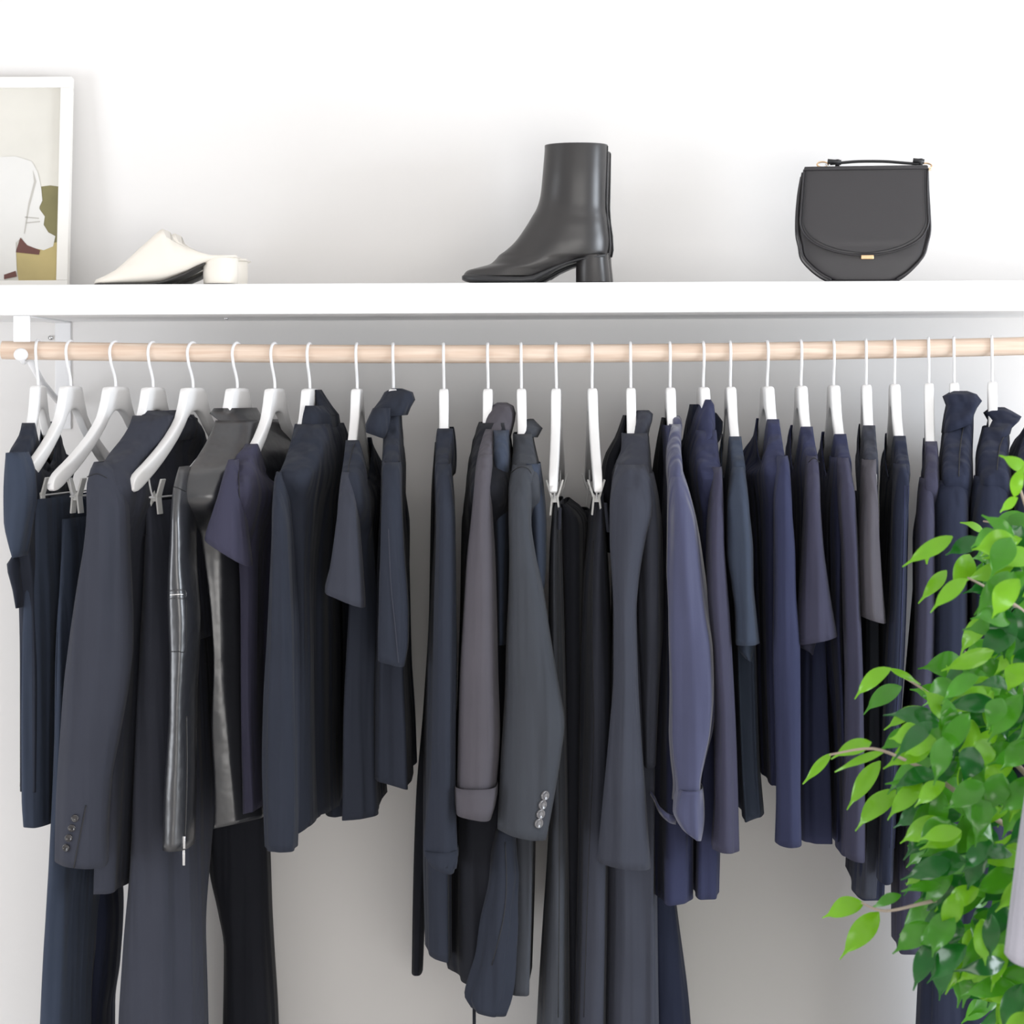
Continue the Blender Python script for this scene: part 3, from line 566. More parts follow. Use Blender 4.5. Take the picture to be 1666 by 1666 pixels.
# 18 funnel collar
t, o = garment('funnel_neck_top', 'dusk-blue long sleeved top with a tall funnel collar', 'top', 17, M['mauve'],
  [(700, 1134, 1168, -0.08), (725, 1130, 1172, -0.13), (750, 1130, 1174, -0.17), (775, 1134, 1177, -0.19), (850, 1136, 1178, -0.18), (1000, 1142, 1176, -0.17), (1150, 1140, 1178, -0.17), (1300, 1134, 1176, -0.17), (1464, 1131, 1172, -0.17)],
  [(760, 1158, 1176), (780, 1158, 1178), (870, 1153, 1181), (950, 1152, 1186), (1000, 1154, 1190), (1070, 1160, 1194), (1200, 1165, 1200), (1300, 1165, 1203), (1389, 1160, 1205)], shem=(-2, 2), bk=dict(slope=-0.12, wave=0.003), sk=dict(folds=0.09),
  collar=[(650, 1143, 1158, -0.045, 0.05), (656, 1140, 1162, -0.055, 0.06), (675, 1136, 1168, -0.075, 0.07), (700, 1131, 1170, -0.10, 0.075), (716, 1128, 1171, -0.12, 0.08)], ck=dict(hem=(14, -14), folds=0.05), cm=M['navy'], far=(800, 1380, 36))
o['body'].data.materials[0] = M['navy']
loft('collar_back', [(658, 1128, 1136, 0.0, 0.08), (680, 1122, 1176, 0.0, 0.10), (692, 1120, 1178, 0.0, 0.11), (730, 1116, 1170, 0.0, 0.14), (760, 1114, 1165, 0.0, 0.16)], M['coat'], t, n=2.6, slope=-0.1)
# 19 tee
t, o = garment('short_sleeved_tee', 'slate tee right of the funnel-collar top, sleeve end folded under', 't-shirt', 18, M['slate'],
  [(710, 1196, 1209, -0.12), (730, 1193, 1211, -0.16), (765, 1190, 1214, -0.19), (850, 1188, 1222, -0.18), (950, 1192, 1226, -0.17), (1100, 1196, 1230, -0.17), (1250, 1202, 1236, -0.17), (1336, 1208, 1243, -0.17)],
  [(760, 1194, 1212), (780, 1190, 1217), (830, 1186, 1223), (900, 1186, 1229), (950, 1193, 1229), (1000, 1199, 1233), (1050, 1200, 1238)], hem=(4, -6), shem=(2, 0), bk=dict(slope=-0.16, wave=0.003), sk=dict(folds=0.09, d=0.042))
loft('turned_hem', S([(1040, 1202, 1232), (1060, 1203, 1228), (1076, 1212, 1225)], -0.20, 0.03), M['slate'], t, n=2.2, hem=(-4, 2))
# 20
def rtop(h, kind, label, cat, m, body, sleeve, bsh, far=None, **k):
    t, o = garment(kind, label, cat, h, m, body, sleeve, far=far, **k)
    if 0: loft('back_shoulder', bsh, M['coat'], t, n=2.6, slope=-0.05)
    return t, o
t, o = rtop(19, 'long_sleeved_top', 'navy long sleeved top with a smooth straight sleeve, between two short sleeved tees', 'top', M['navy'],
  [(682, 1256, 1270, -0.10), (705, 1250, 1274, -0.14), (735, 1244, 1280, -0.18), (765, 1242, 1286, -0.195), (850, 1244, 1286, -0.18), (1000, 1246, 1284, -0.17), (1150, 1250, 1282, -0.17), (1280, 1254, 1282, -0.17)],
  [(742, 1268, 1284), (760, 1266, 1288), (830, 1264, 1293), (900, 1264, 1298), (960, 1264, 1299), (1060, 1263, 1306), (1200, 1267, 1307), (1300, 1269, 1307), (1380, 1267, 1309)],
  [(684, 1226, 1231, 0.0, 0.09), (705, 1219, 1236, 0.0, 0.12), (740, 1213, 1256, 0.0, 0.17), (820, 1214, 1256, 0.0, 0.19), (1000, 1228, 1256, 0.0, 0.19), (1262, 1240, 1256, 0.0, 0.19)], bk=dict(slope=-0.18, wave=0.003), sk=dict(folds=0.04, d=0.046), far=(800, 1250, 30))
o['body'].data.materials[0] = M['navy']
# 21
t, o = rtop(20, 'short_sleeved_tee', 'dusk-blue tee whose short sleeve flares widest, right half of the rail', 't-shirt', M['indigo'],
  [(694, 1310, 1325, -0.12), (720, 1308, 1329, -0.16), (750, 1308, 1334, -0.19), (850, 1312, 1336, -0.18), (1000, 1312, 1346, -0.17), (1150, 1312, 1352, -0.17), (1300, 1313, 1358, -0.17), (1374, 1314, 1360, -0.17)],
  [(742, 1316, 1332), (760, 1315, 1335), (800, 1315, 1338), (880, 1311, 1343), (950, 1306, 1352), (1000, 1302, 1360), (1044, 1299, 1368)], [(692, 1280, 1285, 0.0, 0.10), (730, 1276, 1310, 0.0, 0.15), (780, 1280, 1312, 0.0, 0.19), (1000, 1290, 1315, 0.0, 0.19), (1310, 1310, 1330, 0.0, 0.19)],
  hem=(0, 0), shem=(8, -6), bk=dict(slope=-0.18, wave=0.004), sk=dict(folds=0.04, d=0.042, n=2.5))
o['body'].data.materials[0] = M['navy']
o['sleeve'].data.materials[0] = M['mauve']
loft('turned_hem', S([(1045, 1300, 1332), (1056, 1300, 1328), (1066, 1316, 1325)], -0.19, 0.028), M['mauve'], t, n=2.2, hem=(-6, 2))
loft('side_fold', [(1020, 1340, 1366, -0.14, -0.02), (1100, 1348, 1367, -0.14, -0.02), (1220, 1362, 1368, -0.14, -0.02), (1370, 1358, 1368, -0.14, -0.02)], M['navy'], t, n=2.4)
line('shoulder_seam', o['sleeve'], o['sleeve'], [(1316, 752), (1324, 745), (1333, 752)])
# 22
t, o = rtop(21, 'long_sleeved_top', 'long sleeved navy top hanging just left of the grey round-ended tee sleeve', 'top', M['mauve'],
  [(706, 1366, 1380, -0.12), (730, 1364, 1383, -0.16), (760, 1364, 1388, -0.19), (850, 1362, 1394, -0.18), (1000, 1362, 1392, -0.17), (1150, 1366, 1390, -0.17), (1394, 1370, 1396, -0.17)],
  [(745, 1366, 1384), (775, 1368, 1391), (810, 1370, 1397), (900, 1376, 1402), (1000, 1378, 1406), (1100, 1382, 1410), (1200, 1382, 1412), (1300, 1380, 1414), (1402, 1376, 1415)], [(716, 1331, 1336, 0.0, 0.10), (750, 1334, 1364, 0.0, 0.16), (850, 1340, 1366, 0.0, 0.19), (1380, 1366, 1380, 0.0, 0.19)],
  shem=(-4, 6), bk=dict(slope=-0.18, wave=0.003), sk=dict(folds=0.06, d=0.046), far=(800, 1300, 30))
o['body'].data.materials[0] = M['navy']
loft('front_fold', [(745, 1360, 1374, -0.19, -0.08), (850, 1352, 1378, -0.19, -0.08), (1000, 1352, 1376, -0.185, -0.08), (1150, 1362, 1380, -0.18, -0.08), (1390, 1372, 1385, -0.18, -0.08)], M['navy'], t, n=2.2, folds=0.1, seed=91)
# 23
t, o = rtop(22, 'short_sleeved_tee', 'grey short sleeved tee with an open round sleeve end, left of the piped top', 't-shirt', M['charcoal'],
  [(692, 1410, 1424, -0.11), (715, 1408, 1427, -0.15), (760, 1406, 1431, -0.19), (850, 1408, 1432, -0.18), (1000, 1410, 1434, -0.17), (1200, 1408, 1436, -0.17), (1400, 1400, 1434, -0.17), (1462, 1396, 1430, -0.17)],
  [(748, 1408, 1430), (780, 1407, 1432), (850, 1405, 1436), (920, 1403, 1440), (970, 1404, 1444), (1008, 1405, 1448)], [(688, 1392, 1396, 0.0, 0.10), (720, 1386, 1410, 0.0, 0.15), (780, 1384, 1412, 0.0, 0.19), (1000, 1390, 1412, 0.0, 0.19)],
  shem=(-3, 10), bk=dict(slope=-0.14, wave=0.003), sk=dict(folds=0.05, d=0.05, n=2.2, thick=0.002), far=(800, 1000, 40))
o['sleeve'].data.materials[0] = M['grey']; o['body'].data.materials[0] = M['charcoal']
# 24
t, o = rtop(23, 'piped_top', 'dark navy long sleeved top with fine vertical piping along its sleeve', 'top', M['coat'],
  [(709, 1460, 1475, -0.12), (735, 1458, 1477, -0.16), (770, 1456, 1480, -0.19), (850, 1450, 1476, -0.18), (1000, 1442, 1472, -0.17), (1200, 1425, 1464, -0.17), (1380, 1398, 1446, -0.17), (1466, 1394, 1442, -0.17)],
  [(755, 1459, 1479), (775, 1460, 1484), (850, 1458, 1483), (950, 1456, 1481), (1050, 1450, 1478), (1150, 1446, 1473), (1300, 1440, 1464), (1440, 1434, 1458)], [(704, 1428, 1432, 0.0, 0.10), (740, 1430, 1458, 0.0, 0.16), (850, 1434, 1458, 0.0, 0.19), (1300, 1420, 1440, 0.0, 0.19)],
  bk=dict(slope=-0.1, wave=0.003), sk=dict(folds=0.10, d=0.044))
for dx in (0, 6): line('piping', o['sleeve'], o['sleeve'], [(1472 + dx*.8, 790), (1470 + dx, 900), (1465 + dx, 1050), (1458 + dx, 1180), (1448 + dx, 1380)], 0.0011, M['navy'])
# 25
t, o = rtop(24, 'long_sleeved_top', 'plum-navy smooth long sleeved top immediately left of the wool coats', 'top', M['mauve'],
  [(718, 1506, 1522, -0.12), (745, 1504, 1524, -0.17), (790, 1500, 1525, -0.195), (870, 1496, 1526, -0.18), (1000, 1488, 1524, -0.17), (1200, 1474, 1516, -0.17), (1400, 1456, 1506, -0.17), (1552, 1456, 1502, -0.17)],
  [(778, 1502, 1525), (800, 1500, 1526), (870, 1498, 1529), (1000, 1496, 1529), (1150, 1490, 1525), (1300, 1484, 1520), (1420, 1478, 1512)], [(704, 1478, 1482, 0.0, 0.10), (760, 1482, 1502, 0.0, 0.16), (900, 1484, 1500, 0.0, 0.19), (1500, 1460, 1490, 0.0, 0.19)],
  bk=dict(slope=-0.08, wave=0.004), sk=dict(folds=0.05, d=0.046), far=(820, 1400, 34))
o['body'].data.materials[0] = M['mauve']
# 26, 27 coats
t, o = garment('wool_coat', 'dark navy wool coat with a high collar, left one of the two coats', 'coat', 25, M['coat'],
  [(672, 1540, 1584, -0.08), (700, 1535, 1584, -0.12), (740, 1530, 1583, -0.16), (780, 1527, 1584, -0.19), (850, 1527, 1586, -0.185), (1000, 1528, 1586, -0.175), (1200, 1522, 1585, -0.175), (1400, 1512, 1590, -0.175), (1600, 1502, 1590, -0.175), (1900, 1490, 1600, -0.175)],
  [(782, 1530, 1582), (810, 1527, 1584), (900, 1527, 1584), (1050, 1527, 1582), (1250, 1522, 1586), (1400, 1518, 1590)], bk=dict(slope=-0.1, wave=0.004, folds=0.03), sk=dict(folds=0.05, d=0.05),
  collar=[(636, 1556, 1582, -0.04, 0.05), (639, 1548, 1600, -0.055, 0.06), (650, 1542, 1602, -0.07, 0.07), (665, 1538, 1594, -0.085, 0.07), (682, 1535, 1587, -0.105, 0.08), (698, 1533, 1585, -0.115, 0.08)], ck=dict(n=4, hem=(8, -10)))
line('front_seam', o['body'], o['body'], [(1568, 690), (1562, 730), (1560, 775)], 0.001)
t, o = garment('wool_coat', 'dark navy wool coat with a high collar, right one of the two coats', 'coat', 26, M['coat'],
  [(695, 1600, 1644, -0.09), (720, 1594, 1645, -0.13), (750, 1589, 1645, -0.17), (785, 1588, 1650, -0.195), (850, 1588, 1655, -0.185), (1000, 1590, 1656, -0.175), (1200, 1580, 1655, -0.175), (1400, 1530, 1656, -0.175), (1600, 1496, 1656, -0.175), (1700, 1490, 1660, -0.175), (2000, 1470, 1680, -0.175)],
  [(775, 1592, 1642), (800, 1590, 1648), (900, 1588, 1652), (1050, 1590, 1652), (1250, 1590, 1650), (1400, 1588, 1648)], bk=dict(slope=-0.1, wave=0.004, folds=0.03), sk=dict(folds=0.05, d=0.05),
  collar=[(663, 1620, 1644, -0.04, 0.05), (667, 1614, 1656, -0.055, 0.06), (678, 1609, 1663, -0.07, 0.07), (690, 1606, 1660, -0.095, 0.07), (704, 1603, 1648, -0.115, 0.08), (714, 1600, 1646, -0.13, 0.08)], ck=dict(n=4, hem=(8, -8)))
line('front_seam', o['body'], o['body'], [(1640, 700), (1627, 725), (1622, 765)], 0.001)
# 28 at the frame edge
HP.append((P(1690, 572, 0).x, (P(1690, 572, 0).x - P(1700, 780, -0.2).x) / 0.2))
th = make_hanger('white hanger at the right frame edge under the dark cut-off jacket', 0); th.location = (HP[27][0], 0, rod_z(HP[27][0]) - RC); th.rotation_euler = (0, 0, -math.atan(HP[27][1]))
t, o = garment('dark_jacket', 'dark jacket cut off by the right edge of the photo, beside the coats', 'jacket', 27, M['coat'],
  [(690, 1672, 1712, -0.08), (720, 1655, 1716, -0.13), (760, 1650, 1720, -0.18), (800, 1650, 1722, -0.195), (1000, 1655, 1722, -0.17), (1400, 1660, 1722, -0.17)],
  [(770, 1664, 1716), (850, 1660, 1720), (1350, 1662, 1715)], bk=dict(slope=-0.1))

# ---------------------------------------------------------------- framed picture
fr = empty('picture_frame', 'white framed photograph leaning at the left end of the shelf', 'picture')
zbF = zt; hF = (P(0, 125, 0.24).z - zbF); tl = math.atan(0.045 / hF)
xR = P(109, 460, 0.20).x; wF = 0.42
R = Matrix.Translation((xR, 0.20, zbF + 0.001)) @ Matrix.Rotation(-tl, 4, 'X') @ Matrix.Rotation(math.radians(0.0), 4, 'Y')
hh = hF / math.cos(tl); bw = 0.0205; q = MB()
for a, b in (((-wF, 0, 0), (0, 0.02, bw)), ((-wF, 0, hh - bw), (0, 0.02, hh)), ((-bw, 0, bw), (0, 0.02, hh - bw)), ((-wF, 0, bw), (-wF + bw, 0.02, hh - bw))): q.box(a, b, R)
q.build('frame', M['frame'], fr, bevel=0.001)
def poly(pts, off):   # picture coordinates in pixels of the photograph, put on the picture plane
    out = []
    for px, py in pts:
        u = (px - 109) / 935 - 0.0 ; v = (463 - py) / 935 * hh / ((463 - 125) / 935)
        u -= (463 - py) * 0.030 / 935
        out.append(R @ Vector((min(u, -bw), 0.008 - off, min(max(v, bw), hh - bw))))
    return out
V = []; Fp = []; mi = []; 
def addp(pts, off, k):
    global V, Fp
    n = len(V); V += poly(pts, off); Fp.append(tuple(range(n, n + len(pts)))); mi.append(k)
addp([(-280, 100), (130, 100), (130, 470), (-280, 470)], 0, 0)
addp([(62, 298), (80, 296), (130, 298), (130, 400), (60, 400)], .0004, 1)
addp([(18, 400), (130, 385), (130, 470), (24, 470)], .0008, 2)
addp([(-280, 260), (20, 250), (48, 258), (58, 275), (64, 300), (66, 320), (60, 332), (70, 345), (68, 358), (76, 370), (88, 376), (84, 392), (68, 398), (40, 392), (30, 378), (22, 385), (0, 392), (0, 470), (-280, 470)], .0012, 3)
addp([(28, 378), (40, 390), (62, 398), (60, 405), (20, 401)], .0016, 4)
addp([(0, 392), (20, 384), (22, 432), (0, 440)], .0016, 3)
addp([(0, 436), (20, 430), (22, 439), (0, 443)], .0018, 4)
addp([(36, 345), (60, 347), (60, 349), (36, 347)], .0016, 5); addp([(38, 354), (62, 352), (62, 354), (38, 356)], .0016, 5); addp([(50, 272), (56, 290), (44, 330), (36, 372), (34, 372), (42, 325), (52, 290)], .0016, 5)
o = obj('photo_print', V, Fp, [M['sky'], M['hill'], M['sand'], M['shirt'], M['skin'], M['crease']], fr, sm=False)
for p, k in zip(o.data.polygons, mi): p.material_index = k
q = MB(); q.box((-wF + .002, 0.010, .002), (-.002, 0.018, hh - .002), R); q.build('backing', M['frame'], fr)

# ---------------------------------------------------------------- shoes
def xs(stations, m, name, parent, yc, hollow=False, flat=2.6):
    """stations (px, pytop, pybot, halfwidth, pyinside) along the shoe"""
    V = []; n = 24
    for px, a, b, hw, ins in stations:
        A = P(px, a, YS); Bz = P(px, b, YS).z; Iz = P(px, ins, YS).z; X = A.x; zt_, zb_ = A.z, Bz
        for k in range(n):
            t = 2 * math.pi * k / n; c, s = math.cos(t), math.sin(t)
            if s <= 0: yy = math.copysign(abs(c) ** (2/flat), c) * hw; zz = (zt_ + zb_) / 2 + (zt_ - zb_) / 2 * math.copysign(abs(s) ** (2/flat), s)
            else:
                yy = math.copysign(abs(c) ** 0.9, c) * hw; e = max(0, (s - 0.45) / 0.55)
                zz = (zt_ + zb_) / 2 + (zt_ - zb_) / 2 * min(1, abs(s) ** 0.6 * 1.62)
                zz = zz + (Iz - zz) * min(1, e * 2.2) if ins > a + 1 else zz
            V.append((X, yc + yy, zz))
    f = [(i*n+k, i*n+(k+1)%n, (i+1)*n+(k+1)%n, (i+1)*n+k) for i in range(len(stations)-1) for k in range(n)]
    f += [tuple(range(n)), tuple((len(stations)-1)*n + k for k in range(n))]
    return obj(name, V, f, m, parent)
def slices(name, rows, m, parent, yc, n=2.5, top=True, bot=True, N=40, toe=0.0, up=6):
    """rows (py, xl, xr, half depth) ; smooth solid"""
    T = list(range(len(rows))); tt = np.linspace(0, len(rows)-1, (len(rows)-1)*up+1)
    A = np.array([(P((rows[0][1]+rows[0][2])/2, py, YS).z, P(a, py, YS).x, P(b, py, YS).x, d) for py, a, b, d in rows]); Q = [herm(T, A[:, k], tt) for k in range(4)]
    V = []
    for i in range(len(tt)):
        z, a, b, d = (q[i] for q in Q)
        for k in range(N):
            t = 2*math.pi*k/N; X = math.copysign(abs(math.cos(t))**(2/n), math.cos(t)); Y = math.copysign(abs(math.sin(t))**(2/n), math.sin(t))
            tw = 1 - toe * max(0, -X) ** 2 * (b - a) / 0.25
            V.append(((a+b)/2 + (b-a)/2*X, yc + d*Y*tw, z))
    f = [(i*N+k, i*N+(k+1)%N, (i+1)*N+(k+1)%N, (i+1)*N+k) for i in range(len(tt)-1) for k in range(N)]
    if top: f.append(tuple(range(N)))
    if bot: f.append(tuple((len(tt)-1)*N+k for k in range(N)))
    return obj(name, V, f, m, parent)
YS = 0.0
ZS = P(870, 461.5, YS).z; ZM = P(275, 461.5, YS).z
def make_boot(label):
    yc = 0.0; t = empty('ankle_boot', label, 'boot', 'pair of black heeled ankle boots')
    up = slices('upper', [(236, 886, 989, .046), (242, 886, 989, .0465), (280, 883, 988, .047), (318, 879, 987, .045), (338, 873, 987, .044), (352, 865, 989, .044), (370, 854, 991, .045), (392, 838, 993, .045), (406, 823, 992, .044), (414, 812, 989, .043), (421, 806, 952, .042), (429, 796, 930, .042), (434, 778, 916, .042), (439, 760, 906, .041), (444, 755, 898, .040), (449, 753, 890, .039)], M['bootleather'], t, yc, n=2.3, top=False, toe=0.25)
    s = up.modifiers.new('leather', 'SOLIDIFY'); s.thickness = 0.002; s.offset = -1
    sv = [(752, 449, 455, .018), (756, 447.5, 457, .027), (775, 448, 461, .037), (820, 450, 461.5, .042), (850, 450.5, 461.5, .040), (868, 448, 459, .037), (885, 440, 450, .033), (905, 431, 439, .030), (925, 424, 430, .029), (945, 419, 425, .032), (985, 414, 419, .036)]
    xs([(a, b, c, d, b) for a, b, c, d in sv], M['trim'], 'sole', t, yc, flat=4)
    slices('heel', [(415, 941, 990, .034), (420, 939, 990, .034), (440, 937, 992, .034), (461, 937, 994, .035)], M['bootleather'], t, yc, n=2.4)
    q = MB(); q.tube([P(988, 238, YS) * 1 + Vector((0, -YS + yc - 0.012, 0))] + [Vector((P(x, y, YS).x, yc - 0.012, P(x, y, YS).z)) for x, y in ((987.5, 280), (986.5, 330), (988, 355), (991, 375), (992.5, 400), (990, 412))], 0.0016, 8); q.build('back_seam', M['trim'], t, sm=True)
    return t
def dup(root, loc, label):
    r = root.copy(); COL.objects.link(r); r.location = loc; r['label'] = label
    for ch in list(root.children):
        c = ch.copy(); COL.objects.link(c); c.parent = r
        for g in ch.children: d = g.copy(); COL.objects.link(d); d.parent = c
    return r
b1 = make_boot('black leather ankle boot with block heel, the near one on the shelf')
b1.location = (0, 0.005, zt - ZS)
dup(b1, (0.008, 0.115, zt - ZS), 'black leather ankle boot standing behind its near twin, only its back edge showing')
def make_mule(label):
    t = empty('heeled_mule', label, 'shoe', 'pair of cream heeled mules'); yc = 0.0
    st = [(156, 457, 459.5, .012, 457), (160, 453, 460, .022, 453), (175, 448, 460.5, .033, 448), (195, 438, 460.5, .039, 438), (215, 421, 460.5, .041, 421), (235, 402, 460, .041, 402), (255, 384, 459, .040, 384), (266, 374, 458, .039, 374), (271, 372, 457, .039, 372), (277, 376, 455, .039, 420), (290, 384, 450, .038, 436), (310, 396, 441, .036, 430), (330, 406, 430, .035, 422), (345, 412, 424, .034, 419), (360, 414, 420, .034, 418), (386, 413, 418, .033, 416), (389, 414, 417, .028, 416)]
    xs(st, M['cream'], 'upper', t, yc, flat=3)
    sv = [(156, 459, 461, .012), (165, 459, 461.3, .027), (200, 459.5, 461.5, .039), (250, 459, 461.5, .040), (268, 456, 460, .037), (285, 449, 455, .034), (305, 441, 447, .031), (325, 431, 435, .029), (338, 426, 428.5, .029)]
    xs([(a, b, c, d, b) for a, b, c, d in sv], M['sole'], 'sole', t, yc, flat=5)
    slices('heel', [(414, 336, 386, .032), (420, 332, 387, .033), (440, 331, 387, .033), (459.5, 332, 386, .033)], M['cream'], t, yc, n=2.2)
    slices('heel_tip', [(459.5, 332, 386, .033), (461.5, 332, 386, .033)], M['sole'], t, yc, n=2.2)
    return t
m1 = make_mule('cream leather heeled mule, the near one beside the picture frame'); m1.location = (0, 0.0, zt - ZM)
dup(m1, (0.002, 0.10, zt - ZM), 'cream leather heeled mule behind its near twin, offset to the right')

# ---------------------------------------------------------------- handbag
bg_ = empty('saddle_handbag', 'black half-moon leather handbag with short handle on the shelf', 'handbag')
yb_ = 0.01; off = zt - P(1400, 456.5, YS).z
bodyrows = [(273, 1309, 1507, .030), (280, 1306, 1508, .031), (310, 1301, 1509, .033), (345, 1298, 1511, .034), (375, 1298, 1512, .034), (395, 1302, 1508, .034), (415, 1306, 1502, .034), (432, 1320, 1488, .033), (445, 1336, 1473, .032), (453, 1351, 1460, .031), (456.5, 1358, 1455, .030)]
slices('body', bodyrows, M['bagleather'], bg_, yb_, n=9, N=64)
flap = [(270, 1310, 1506, .006), (275, 1309, 1507, .0065), (300, 1307, 1506, .0065), (340, 1304, 1507, .0065), (362, 1303, 1508, .0065), (378, 1309, 1502, .0065), (390, 1320, 1492, .0065), (400, 1337, 1475, .006), (407, 1356, 1456, .006), (411, 1374, 1438, .0055), (413.5, 1393, 1420, .004)]
slices('flap', flap, M['bagleather'], bg_, yb_ - 0.036, n=8, N=64)
q = MB(); q.box((P(1309, 270, YS).x, yb_ - 0.046, P(1400, 277, YS).z), (P(1507, 270, YS).x, yb_ + 0.03, P(1400, 271, YS).z)); q.build('top_panel', M['bagleather'], bg_, bevel=0.002)
def edge(rows, y, name, r, inset=0.0, m='trim'):
    L_ = [Vector((P(a + inset, py, YS).x, y, P(a, py - inset, YS).z)) for py, a, b, d in rows]; R_ = [Vector((P(b - inset, py, YS).x, y, P(b, py - inset, YS).z)) for py, a, b, d in rows]
    q = MB(); q.tube(spline(L_ + R_[::-1], 4), r, 8); return q.build(name, M[m], bg_, sm=True)
edge(flap[1:], yb_ - 0.0415, 'flap_piping', 0.0016, 0, 'bagleather'); edge(flap[1:], yb_ - 0.0435, 'flap_stitching', 0.0006, 4, 'stitch')
edge(bodyrows[1:], yb_ - 0.032, 'front_piping', 0.0022, 1, 'bagleather'); edge(bodyrows[1:], yb_ + 0.032, 'back_piping', 0.0022, 0, 'bagleather')
c = P(1402, 421, .06); q = MB(); q.box((c.x - .0108, yb_ - .045, c.z - .0036), (c.x + .0108, yb_ - .035, c.z + .0036)); q.build('clasp', M['gold'], bg_, bevel=0.001)
def hp(x, y, d=0.0): p = P(x, y, YS); return Vector((p.x, yb_ + d, p.z))
q = MB(); q.tube(spline([hp(1352, 262), hp(1375, 260), hp(1400, 258.5), hp(1440, 259), hp(1475, 262), hp(1500, 264)], 5), 0.0026, 10); hd = q.build('handle', M['trim'], bg_, sm=True)
for a, b in ((1352, 1366), (1490, 1500)):
    q = MB(); q.tube([hp(a - 4, 258), hp(b + 4, 260)], 0.0045, 10); q.tube([hp(b - 2, 255), hp(b - 2, 267)], 0.004, 8); q.build('buckle_tab', M['trim'], hd, sm=True)
for cx_, cy_, s in ((1340, 263, 1), (1507, 267, -1)):
    q = MB(); q.tube([hp(cx_ + 9*math.cos(a), cy_ + 5*math.sin(a), -0.006*math.sin(a)) for a in [k*math.pi/8 for k in range(17)]], 0.0014, 8, cap=False)
    q.tube([hp(cx_ - 2, cy_ + 7), hp(cx_ - 8*s, cy_ + 6)], 0.002, 8); q.build('gold_ring', M['gold'], bg_, sm=True)
q = MB(); q.tube([hp(1345, 264, -.01), hp(1350, 269, -.02), hp(1354, 274, -.03)], 0.0016, 8); q.build('clip_end', M['steel'], bg_, sm=True)
pv = Vector((P(1404, 360, YS).x, yb_, 0))
bg_.matrix_world = Matrix.Translation((0, 0, off)) @ Matrix.Translation(pv) @ Matrix.Rotation(math.radians(-5.5), 4, 'Z') @ Matrix.Translation(-pv)

# ---------------------------------------------------------------- ficus
fx, fy = P(1735, 1200, -0.8).x, -0.80
ft = empty('potted_ficus', 'green weeping ficus spreading in from the right in front of the coats', 'plant')
q = MB(); n = 36; V = []; prof = [(0.001, 0), (.13, 0), (.15, .03), (.175, .30), (.178, .32), (.165, .32), (.16, .27), (.001, .27)]
V = [(fx + r*math.cos(2*math.pi*k/n), fy + r*math.sin(2*math.pi*k/n), z) for r, z in prof for k in range(n)]
f = [(i*n+k, i*n+(k+1)%n, (i+1)*n+(k+1)%n, (i+1)*n+k) for i in range(len(prof)-1) for k in range(n)]
obj('pot', V, f, M['pot'], ft)
V = [(fx + .161*math.cos(2*math.pi*k/n), fy + .161*math.sin(2*math.pi*k/n), .275) for k in range(n)]; obj('soil', V, [tuple(range(n))], M['soil'], ft)
tr = MB(); tr.tube(spline([(fx, fy, .27), (fx + .02, fy + .01, .5), (fx - .01, fy, .8), (fx + .02, fy - .01, 1.1), (fx, fy, 1.35), (fx - .01, fy, 1.55)], 5), [0.018 - 0.013*i/25 for i in range(26)], 12)
tr.build('trunk', M['bark'], ft, sm=True)
BR = [[(1735, 1050), (1690, 990), (1640, 925), (1598, 888)], [(1735, 1100), (1680, 1010), (1620, 965), (1575, 940)], [(1735, 1330), (1640, 1230), (1590, 1195), (1555, 1160), (1500, 1120), (1450, 1090)],
      [(1735, 1400), (1600, 1320), (1520, 1262), (1480, 1240), (1420, 1218), (1350, 1228)], [(1560, 1292), (1490, 1285), (1455, 1268)], [(1735, 1500), (1660, 1425), (1580, 1450), (1500, 1470), (1440, 1482), (1402, 1469)],
      [(1735, 1600), (1640, 1522), (1560, 1512), (1510, 1500)], [(1735, 940), (1680, 850), (1655, 780)], [(1735, 1200), (1660, 1120), (1610, 1080), (1570, 1060)], [(1735, 1700), (1660, 1620), (1600, 1560)], [(1735, 1020), (1700, 900), (1655, 860), (1600, 848)]]
rnd = random.Random(5); bq = MB(); bd = []
for i, b in enumerate(BR):
    y1 = -0.8 - rnd.uniform(0.0, 0.16) if i % 2 else -0.8 + rnd.uniform(0.02, 0.16)
    m_ = len(b); pts = [P(px, py, -0.8 + (y1 + 0.8) * k / (m_ - 1)) for k, (px, py) in enumerate(b)]
    pp = spline(pts, 5); bq.tube(pp, [0.0042 - 0.0030 * k / (len(pp) - 1) for k in range(len(pp))], 8); bd.append((b, y1))
bq.build('branch', M['bark'], ft, sm=True)
LV = []; LF = []; LM = []
def leaf(B0, T0, wd, nrm, mi, curl=0.0, fold=0.25):
    d = T0 - B0; L = d.length; t = d.normalized(); s = t.cross(nrm)
    if s.length < 0.05: s = t.cross(Vector((0, -1, 0.3)))
    s.normalize(); nn = s.cross(t).normalized(); n0 = len(LV); K = 11
    for i in range(K + 1):
        u = i / K; wv = wd * (math.sin(math.pi * min(1, (u / 0.86)) ** 0.85) if u < 0.86 else 0.0) ** 0.8 if 0 < u < 0.86 else 0
        wv = max(wv, 0.0009 if u < 0.03 else 0.0018 * (1.15 - u) / 0.3 if u > 0.8 else 0.0012)
        arch = curl * math.sin(math.pi * u) * L
        wav = 0.10 * wd * math.sin(u * 9 + n0)
        c = B0 + d * u + nn * arch
        for e in (-1, -0.55, 0, 0.55, 1):
            LV.append(c + s * (e * wv) + nn * (abs(e) * wv * fold + (wav if abs(e) == 1 else 0) - (wv*0.12 if abs(e) == 1 else 0)))
    for i in range(K):
        for k in range(4):
            a = n0 + i*5 + k; LF.append((a, a+1, a+6, a+5)); LM.append(mi)
